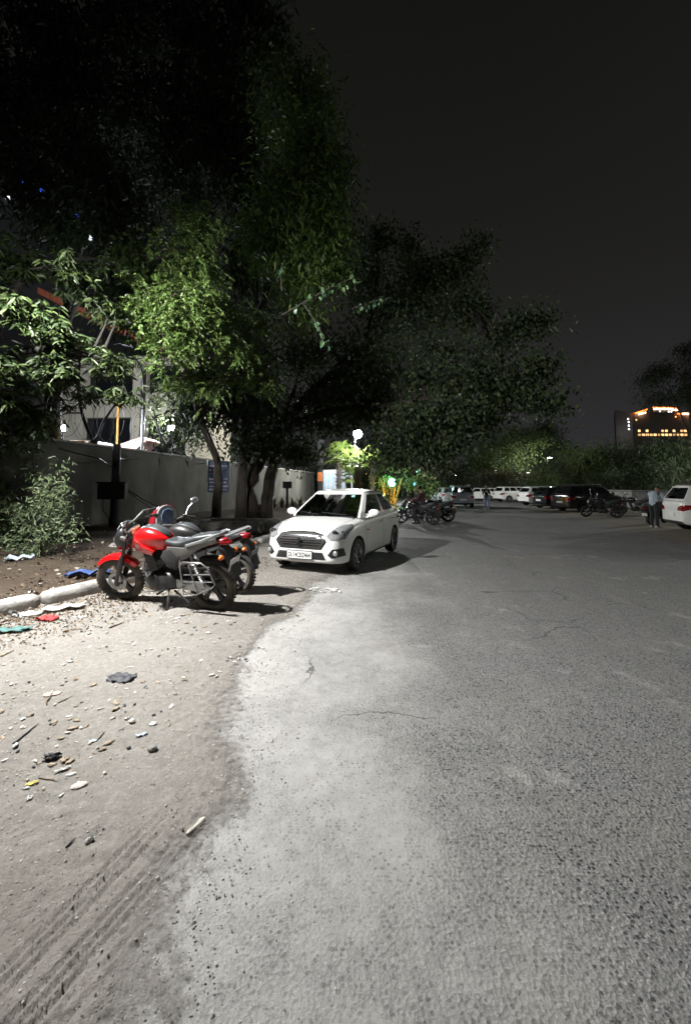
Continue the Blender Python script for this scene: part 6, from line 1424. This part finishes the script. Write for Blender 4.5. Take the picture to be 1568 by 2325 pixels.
def gardenlight(px, py, Y, c, W_, label, es=12, sz=.16, col=None):
    p = at(px, py, Y); t = empty('garden_light', (p.x, p.y, 0), 0, label, 'garden light', 'coloured garden lights')
    MB().tube([(0, 0, 0), (0, 0, max(.1, p.z - sz * .6))], .03, 6).build('post', M['dark_metal'], t)
    MB().ball((0, 0, p.z), (sz, sz, sz * 1.2), 14).build('globe', emis('garden_glow', c, es), t)
    point('lamp_or_fill_light', (0, -.35, p.z + .05), W_, c, .1, t)
gardenlight(889, 1095, 31.5, (.25, 1.0, .72), 150, 'teal green garden light beside the yellow canes', 5, .30)
gardenlight(872, 1122, 31.3, (1, .50, .10), 160, 'small orange garden light at the foot of the canes', 6, .10)
gardenlight(945, 1068, 36, (.3, 1.0, .8), 120, 'small teal light high in the bush', 6, .13)
gardenlight(941, 1098, 32, (.2, .75, 1.0), 60, 'cyan garden light just left of the round bush', 6, .14)
def bush(name, label, C, lm, kind, k, cat='bush', base=None, group=None):
    C = np.asarray(C); b = Vector(base) if base is not None else Vector((C[:, 0].mean(), C[:, 1].mean(), 0))
    return tree(name, label, b, [([b, b + Vector((.05, 0, .5)), Vector(C.mean(0))], .05, .02)], C, kind, LM[lm], k=k, cat=cat, group=group, twigs=.6, twr=.008)
bush('garden_bush', 'round leafy green bush lit beside the road behind the dark motorcycles', blob(966, 1100, 30, 32, 28, 60, .9), 'palm', 'ovate', 1.3)
bush('garden_bush', 'dim broad leaved bush behind the cyan garden light', blob(925, 1085, 33, 26, 30, 40, .8), 'back', 'ovate', 1.5)
bush('garden_bush', 'low grassy bush at the foot of the yellow canes', blob(872, 1128, 28, 30, 14, 30, .6), 'palm', 'narrow', 1.4)
# banana-like dry fronds hanging at the right of the fig
p = at(985, 1040, 30)
bush('dry_palm', 'dry brown palm fronds hanging above the round bush', cat_(blob(975, 1045, 31, 22, 10, 16, .6), blob(1000, 1030, 31, 8, 14, 8, .5)), 'brown', 'narrow', 2.2, cat='palm')

# ------------------------------------------------------------------ shrub at the left, stems with narrow leaves
b_ = Vector((-6.05, 8.15, .16)); t = empty('oleander_shrub', b_, 0, 'leafy oleander shrub with narrow pale leaves before the wall at left', 'shrub')
st = MB(); P0 = []; D0 = []
stems = [((92, 1240, 8.1), (76, 1180, 8.0), (78, 1100, 8.0), (74, 1040, 8.0), (76, 995, 8.0)), ((92, 1250, 8.1), (110, 1180, 7.9), (128, 1110, 7.8), (146, 1050, 7.8)), ((88, 1250, 8.1), (60, 1200, 8.0), (52, 1150, 8)), ((95, 1240, 8.1), (120, 1210, 7.8), (135, 1160, 7.7), (150, 1110, 7.7)), ((90, 1230, 8.1), (100, 1170, 8.1), (108, 1120, 8.1), (118, 1080, 8.1)), ((88, 1270, 8.1), (120, 1245, 7.7), (165, 1215, 7.5), (178, 1185, 7.5)), ((85, 1250, 8.1), (40, 1190, 8.1), (22, 1130, 8.2)), ((95, 1250, 8.1), (130, 1200, 8.2), (150, 1150, 8.2)), ((90, 1255, 8.1), (45, 1240, 7.8), (12, 1220, 7.8)), ((92, 1250, 8.0), (100, 1200, 7.7), (92, 1140, 7.7), (100, 1090, 7.7))]
for si, s_ in enumerate(stems):
    P_ = [b_ + Vector((rnd.uniform(-.05, .05), rnd.uniform(-.05, .05), 0))] + pth(*s_); st.tube([p - b_ for p in P_], [.016] + [.012 - .002 * i for i in range(len(P_) - 1)], 6)
    for j in range(230 if si != 5 else 90):
        lo = .62 if si in (5,) else (.25 if si else .45)
        f = (lo + (1 - lo) * rs.rand() ** .8) * (len(P_) - 1); i = min(len(P_) - 2, int(f)); q = P_[i].lerp(P_[i + 1], f - i)
        P0.append(tuple(q + Vector(rs.normal(size=3) * .085))); d = (P_[i + 1] - P_[i]).normalized(); D0.append(np.array(d) * .5 + rs.normal(size=3) * .8)
st.build('stem', M['bark'], t); n_ = len(P0)
V, F4, F3 = leafarr(np.array(P0), np.array(D0), rs.uniform(.08, .15, n_), rs.uniform(.008, .014, n_), .2); npmesh('foliage', V - np.array(b_), F4, F3, [LM['shrub']], t, False)
b_ = Vector((-7.7, 9.5, .2)); P_ = blob(10, 1170, 9.5, 45, 60, 34, .4)
bush('weed_bush', 'dim straggly bush at the left edge behind the oleander shrub', P_, 'tall', 'narrow', .8, cat='shrub', base=b_)
# agaves by the wall foot
for i, (px, Y, h_) in enumerate(((603, 24, .62), (622, 25, .8), (640, 26, .7), (664, 27, .62), (682, 28, .7))):
    p = at(px, 1150, Y); t = MB(); r_ = random.Random(i)
    for k in range(22):
        a = k * 2.4; el = R(r_.uniform(50, 86)); d = Vector((math.cos(a) * math.cos(el), math.sin(a) * math.cos(el), math.sin(el))); s_ = d.cross(Vector((0, 0, 1))).normalized() * .045; hh = h_ * r_.uniform(.8, 1.25)
        t._add([Vector((0, 0, 0)) - s_, s_, d * hh * .5 + s_ * .9, d * hh * .5 - s_ * .9, d * hh], [(0, 1, 2, 3), (3, 2, 4)])
    o = t.build('spiky_plant', LM['olive'], None, False, loc=(p.x, p.y, .2)); tag(o, ['spiky plant at the wall foot, leftmost of the row', 'taller spiky plant second from the fig trunk', 'spiky plant just left of the small sign post', 'spiky plant just right of the small sign post', 'spiky plant last before the wall end'][i], 'plant', 'spiky plants along the wall foot')
# ------------------------------------------------------------------ litter
def crumple(name, loc, sx, sy, m, label, cat, h=.03, rz=0, n=9, group=None, flat=1.0, seed=0, thick=.002, hole=False):
    r_ = np.random.RandomState(seed + 5); V = []; F = []
    for i in range(n):
        for j in range(n):
            x = (i / (n - 1) - .5) * sx * (1 + r_.uniform(-.12, .12)); y = (j / (n - 1) - .5) * sy * (1 + r_.uniform(-.12, .12))
            z = abs(math.sin(x / sx * 7 + seed) * math.cos(y / sy * 5 + seed * 2)) * h + r_.uniform(0, .35) * h
            V.append((x + r_.uniform(-.5, .5) * h * .5, y + r_.uniform(-.5, .5) * h * .5, z + .003))
    for i in range(n - 1):
        for j in range(n - 1):
            if (i in (0, n - 2) and j in (0, n - 2)): continue
            F.append((i * n + j, (i + 1) * n + j, (i + 1) * n + j + 1, i * n + j + 1))
    q = MB(); q._add([Vector(v) for v in V], F); o = q.build(name, m, None, True, angle=30, loc=loc); o.rotation_euler = (0, 0, rz)
    md = o.modifiers.new('t', 'SOLIDIFY'); md.thickness = thick; bake(o)
    return tag(o, label, cat, group)
def stone(loc, r, m, label, seed=0, name='stone', sq=(1, .8, .6), cat='stone', group=None, rz=0):
    q = MB().ball((0, 0, 0), (r * sq[0], r * sq[1], r * sq[2]), 14); r_ = np.random.RandomState(seed)
    q.v = [tuple(c * (1 + .22 * (r_.rand() - .5)) for c in v) for v in q.v]; o = q.build(name, m, None, True, angle=25); o.location = (loc[0], loc[1], loc[2] + r * sq[2] * .75); o.rotation_euler = (0, 0, rz)
    return tag(o, label, cat, group)
def stick(a, b, r, m, label, fork=True, seed=0):
    a = Vector(a); b = Vector(b); r_ = random.Random(seed); L = (b - a).length; o_ = a.copy(); pts = [a.lerp(b, k / 5) + Vector((r_.uniform(-.02, .02) * L, r_.uniform(-.02, .02) * L, r * 1.2)) - o_ for k in range(6)]
    q = MB().tube(pts, [r * .8, r, r, r * .8, r * .6, r * .3], 7)
    if fork: q.tube([pts[3], pts[3] + (pts[4] - pts[3]) * .8 + Vector((.02, -.03, .01)) * L * 3], [r * .5, r * .2], 5)
    o = q.build('twig', m, None); o.location = o_; return tag(o, label, 'twig')
def gp(px, py):
    p = onground(px, py, .02); p.z = gz(p.x, p.y); return p
lm = {k: mat('litter_' + k, c, .7, var=.25, scale=30) for k, c in dict(white=(.60, .60, .58), red=(.50, .03, .03), teal=(.07, .17, .16), blue=(.035, .07, .20), dark=(.045, .045, .05), yellow=(.62, .52, .14), pale=(.52, .49, .43), brown=(.12, .075, .045), tan=(.32, .25, .17), bluish=(.46, .53, .60), pink=(.55, .36, .30)).items()}
M['film'] = glassmat('plastic_film', (.80, .82, .82), .15)
p = gp(146, 1386)
t = crumple('foam_tray', p, .46, .17, lm['white'], 'long white crushed foam tray lying against the kerb', 'foam tray', .045, R(28), 9, seed=1, thick=.012)
p = gp(24, 1402); t = MB().lathe([(.001, 0), (.034, 0), (.045, .11), (.049, .112), (.043, .108), (.032, .004), (.001, .004)], n=24).build('plastic_cup', M['film'], None); t.location = (p.x, p.y, p.z + .045); t.rotation_euler = (R(88), 0, R(65)); tag(t, 'clear plastic cup lying on its side by the kerb', 'cup')
crumple('plastic_bag', gp(68, 1398), .30, .12, lm['white'], 'crinkled white bag strip between the plastic cup and red wrapper', 'bag', .035, R(20), 9, seed=2)
crumple('food_wrapper', gp(108, 1408), .26, .15, lm['red'], 'crumpled red wrapper near the kerb', 'wrapper', .035, R(-15), 9, seed=3)
crumple('cloth_rag', gp(28, 1436), .34, .12, lm['teal'], 'teal rag crumpled on the dirt at the left edge', 'rag', .04, R(15), 10, seed=4)
crumple('paper_sheet', gp(183, 1401), .17, .07, lm['white'], 'small flat white paper just below the foam tray', 'paper', .01, R(10), 6, seed=5)
p = onground(203, 1302, .17); crumple('denim_cloth', (p.x, p.y, .16), .62, .34, lm['blue'], 'blue denim cloth lying on the verge behind the kerb', 'cloth', .07, R(20), 12, seed=6, thick=.006)
p = at(46, 1262, 7.7); crumple('plastic_bag', (p.x, p.y, max(.2, p.z - .12)), .42, .22, lm['bluish'], 'pale plastic bag caught at the foot of the oleander shrub', 'bag', .10, R(40), 10, seed=7)
bagm = mat('black_cloth', (.040, .042, .050), .7, var=.4, scale=25)
crumple('cloth_bag', gp(276, 1541), .21, .13, bagm, 'dark grey flattened cloth pouch alone on the sand', 'bag', .020, R(-12), 11, seed=8, thick=.008)
crumple('dry_husk', gp(118, 1722), .085, .045, lm['dark'], 'small dark curled husk at lower left', 'husk', .022, R(10), 8, seed=9)
stone(gp(346, 1703), .030, M['concrete'], 'small pale stone with a deep shadow, lone on the sand', 1)
crumple('food_wrapper', gp(73, 1781), .055, .03, lm['yellow'], 'small yellow wrapper at lower left', 'wrapper', .008, R(25), 6, seed=10)
crumple('paper_scrap', gp(60, 1792), .035, .018, lm['white'], 'white paper scrap touching the yellow wrapper', 'paper', .006, R(15), 5, seed=11)
crumple('food_wrapper', gp(143, 1750), .075, .025, lm['white'], 'narrow white wrapper right of the yellow one', 'wrapper', .010, R(35), 6, seed=12)
stone(gp(180, 1786), .034, lm['pale'], 'flat pale teardrop stone on the smooth sand', 3, sq=(1.1, .7, .28), rz=R(30))
o = MB().loft(ovals([(-.05, .006, .004, .004, .004), (-.035, .007, .011, .006, .005), (-.012, .006, .008, .005, .005), (.012, .006, .010, .005, .005), (.035, .007, .014, .007, .005), (.055, .006, .005, .004, .004)], 12)).build('ice_cream_spoon', lm['pale'], None); p = gp(444, 1874); o.location = p; o.rotation_euler = (0, 0, R(62)); tag(o, 'pale wooden spoon lying beside the tyre tracks', 'spoon')
crumple('foil_scrap', gp(205, 1906), .035, .02, lm['white'], 'crumpled bright foil scrap near the tyre tracks', 'foil', .014, R(40), 7, seed=13)
crumple('foil_scrap', gp(212, 1682), .05, .03, lm['bluish'], 'pale blue flake on the sand among the twigs', 'foil', .005, R(10), 5, seed=14)
crumple('paper_scrap', gp(322, 1670), .065, .028, lm['bluish'], 'pointed bluish white paper flake left of the stone', 'paper', .008, R(30), 6, seed=15)
crumple('paper_scrap', gp(347, 1645), .05, .035, lm['white'], 'square white paper flake above the stone', 'paper', .010, R(5), 6, seed=16)
stone(gp(300, 1640), .022, lm['pale'], 'little pale pebble behind the square paper flake', 5)
stone(gp(293, 1697), .014, lm['dark'], 'tiny black stone left of the pale stone', 6)
crumple('cloth_scrap', gp(118, 1578), .12, .06, lm['pink'], 'faint pink scrap under a leaning twig', 'scrap', .008, R(20), 7, seed=17)
stick(gp(30, 1693), gp(88, 1646), .006, lm['dark'], 'longest dark forked twig at the left', seed=1)
stick(gp(104, 1603), gp(124, 1566), .006, lm['brown'], 'dark twig leaning over the pink scrap', seed=2)
stick(gp(132, 1598), gp(168, 1580), .004, lm['tan'], 'thin tan straw right of the pink scrap', False, 3)
stick(gp(90, 1767), gp(134, 1776), .003, lm['brown'], 'fine twig just above the yellow wrapper', False, 4)
stick(gp(150, 1925), gp(172, 1900), .004, lm['dark'], 'short dark twig left of the foil scrap', False, 5)
stick(gp(0, 1495), gp(33, 1480), .008, lm['tan'], 'pale stick at the far left edge', False, 6)
stick(gp(222, 1680), gp(240, 1660), .004, lm['brown'], 'small brown twig beside the pale blue flake', False, 7)
stick(gp(248, 1428), gp(283, 1414), .008, lm['brown'], 'brown bark sliver below the front wheel of the red motorcycle', False, 8)
p = onground(1110, 1345); stick((p.x - .12, p.y, .004), (p.x + .13, p.y - .02, .004), .005, lm['brown'], 'reddish brown stick alone on the asphalt', False, 9)
rr_ = random.Random(21)
lab = ['small torn white scrap in the paper patch before the sedan']
for i in range(14):
    p = onground(708 + i * 4.8 + rr_.uniform(-3, 3), 1338 + rr_.uniform(-5, 6) + i * .4); p.z = gz(p.x, p.y) + .002
    crumple('paper_scrap', p, rr_.uniform(.05, .13), rr_.uniform(.03, .06), lm['white'], lab[0], 'paper', .014, rr_.uniform(0, 3), 6, 'torn paper patch before the sedan', seed=30 + i)
# countable small flakes and stones over the sand
protos = []
for k, (c, nm, l_, cat__, gr) in enumerate((('white', 'paper_flake', 'tiny white flake strewn on the sandy shoulder', 'flake', 'white flakes on the sand'), ('pale', 'stone_chip', 'small pale stone chip on the sandy shoulder', 'stone chip', 'pale chips on the sand'),
                                            ('dark', 'dark_chip', 'small dark chip on the sandy shoulder', 'dark chip', 'dark chips on the sand'), ('tan', 'dry_leaf', 'small dry leaf on the sandy shoulder', 'leaf', 'dry leaves on the sand'))):
    protos.append([])
    for v in range(3):
        if c in ('pale', 'dark') and v < 2:
            o = stone((0, 0, 0), .016, lm[c], l_, 40 + v, nm, (1, .75, .5), cat__, gr)
        else:
            o = crumple(nm, (0, 0, 0), .048, .026, lm[c], l_, cat__, .008, 0, 6, gr, seed=60 + k * 5 + v)
        protos[-1].append([o, 0])
for i in range(290):
    k = rr_.choice((0, 0, 1, 1, 1, 2, 2, 3, 3, 3)); v = rr_.randrange(3); pr = protos[k][v]
    while True:
        px, py = rr_.uniform(-10, 700), 1395 + 420 * rr_.random() ** 1.5
        if px < 60 + 640 * (1 - (py - 1395) / 520) and not (250 < px < 300 and 1520 < py < 1560): break
    p = gp(px, py); o = pr[0] if not pr[1] else link(pr[0].copy()); pr[1] = 1
    z0 = .008 if (k in (1, 2) and v < 2) else 0
    o.location = (p.x, p.y, p.z + z0 * .6); s_ = rr_.uniform(.45, 1.35) * (.6 + .4 * rr_.random()) * min(1.0, .45 + p.y * .16); o.scale = (s_ * rr_.uniform(.8, 1.3), s_, s_ * rr_.uniform(.7, 1.2)); o.rotation_euler = (rr_.uniform(-.2, .2), rr_.uniform(-.2, .2), rr_.uniform(0, 6.28))
# uncountable leaf litter along the kerb and on the verge, grit on the sand
def flat_litter(name, P, L, m, label, tilt=.45, w=.30):
    P = np.asarray(P); n = len(P); D = rs.normal(size=(n, 3)); D[:, 2] *= tilt; V, F4, F3 = leafarr(P, D, L, L * w, .1, 4, .2)
    return tag(npmesh(name, V, F4, None, [m], None, False), label, name.replace('_', ' '), kind='stuff')
def dryl(name, a, b): return leafmat(name, a, b, .7, .1)
P_ = []
while len(P_) < 9500:
    y = 3.4 + rs.rand() ** 1.3 * 5.6; k = float(np.interp(y, KBy, KBx)); x = k + .14 + abs(rs.normal()) * (.34 + .10 * y) ; 
    if x - k > 1.9: continue
    P_.append((x, y, gz(x, y) + rs.uniform(0, .018) + .002))
flat_litter('leaf_litter', P_[:8200], rs.uniform(.010, .042, 8200) * np.where(rs.rand(8200) < .1, 1.7, 1), dryl('dry_leaf_brown', (.05, .030, .016), (.22, .15, .085)), 'brown dry leaves and husks heaped along the kerb foot')
flat_litter('paper_litter', P_[8200:9500], rs.uniform(.010, .045, 1300), dryl('pale_litter', (.12, .10, .08), (.42, .39, .34)), 'pale shredded scraps mixed in the leaves along the kerb foot')
P_ = []
while len(P_) < 9000:
    y = 3.5 + rs.rand() ** 1.5 * 14; k = float(np.interp(y, KBy, KBx)); x = k - .25 - rs.rand() ** 1.6 * (2.2 + .35 * y)
    P_.append((x, y, vz(x, y) + rs.uniform(-.02, .06)))
flat_litter('verge_leaf_litter', P_[:7000], rs.uniform(.02, .08, 7000), dryl('dry_leaf_dark', (.04, .024, .014), (.15, .10, .06)), 'brown leaf litter spread over the verge behind the kerb')
flat_litter('verge_paper_litter', P_[7000:7900], rs.uniform(.02, .09, 900), dryl('pale_litter_verge', (.18, .16, .13), (.52, .50, .45)), 'pale scraps scattered through the verge litter')
P_ = []
for i in range(13000):
    y = 1.0 + rs.rand() ** 1.4 * 6.5; xb = float(np.interp(y, BDy, BDx)); x = xb - rs.rand() ** .8 * min(4.5, 1.1 * y + .6)
    if i % 11 == 0: x = xb + rs.normal() * .2
    P_.append((x, y, gz(x, y) + .001))
P_ = np.array(P_); q = MB()
V = []; F = []
r0 = rs.uniform(.0018, .0075, len(P_)) * (0.5 + P_[:, 1] / 5)
oct_ = np.array([(1, 0, .2), (0, 1, .1), (-1, 0, .2), (0, -1, .15), (.1, .1, .9)])
V = (P_[:, None, :] + oct_[None] * r0[:, None, None] * rs.uniform(.6, 1.3, (len(P_), 5, 1))).reshape(-1, 3); b = (np.arange(len(P_)) * 5)[:, None]
F3 = np.concatenate([b + np.array([[0, 1, 4]]), b + np.array([[1, 2, 4]]), b + np.array([[2, 3, 4]]), b + np.array([[3, 0, 4]])])
tag(npmesh('grit', V, None, F3, [leafmat('grit', (.10, .095, .085), (.46, .44, .40), .9, 0)], None, False), 'fine grit and pebbles scattered over the sandy shoulder', 'grit', kind='stuff')
# rubble on the verge
for i, (px, py, r, l_) in enumerate(((290, 1226, .20, 'large rounded rock on the verge behind the red motorcycle'), (262, 1240, .13, 'smaller rock left of the large verge rock'), (310, 1243, .14, 'flat rock right of the large verge rock'), (560, 1178, .14, 'rock below the fig trunk'), (600, 1180, .12, 'rock right of the fig trunk foot'))):
    p = onground(px, py, .2); stone((p.x, p.y, .13), r, M['concrete'] if i < 3 else lm['pale'], l_, 80 + i, 'rock', (1.2, .9, .7), 'rock')
for i, (px, py, l_) in enumerate(((575, 1172, 'small white bag lump under the fig, left one'), (603, 1168, 'bright white bag lump under the fig beside the spiky plants'), (588, 1180, 'dim white bag lump under the fig, lowest one'))):
    p = onground(px, py, .2); crumple('plastic_bag', (p.x, p.y, .2), .34, .2, lm['white'], l_, 'bag', .10, i, 9, seed=90 + i)
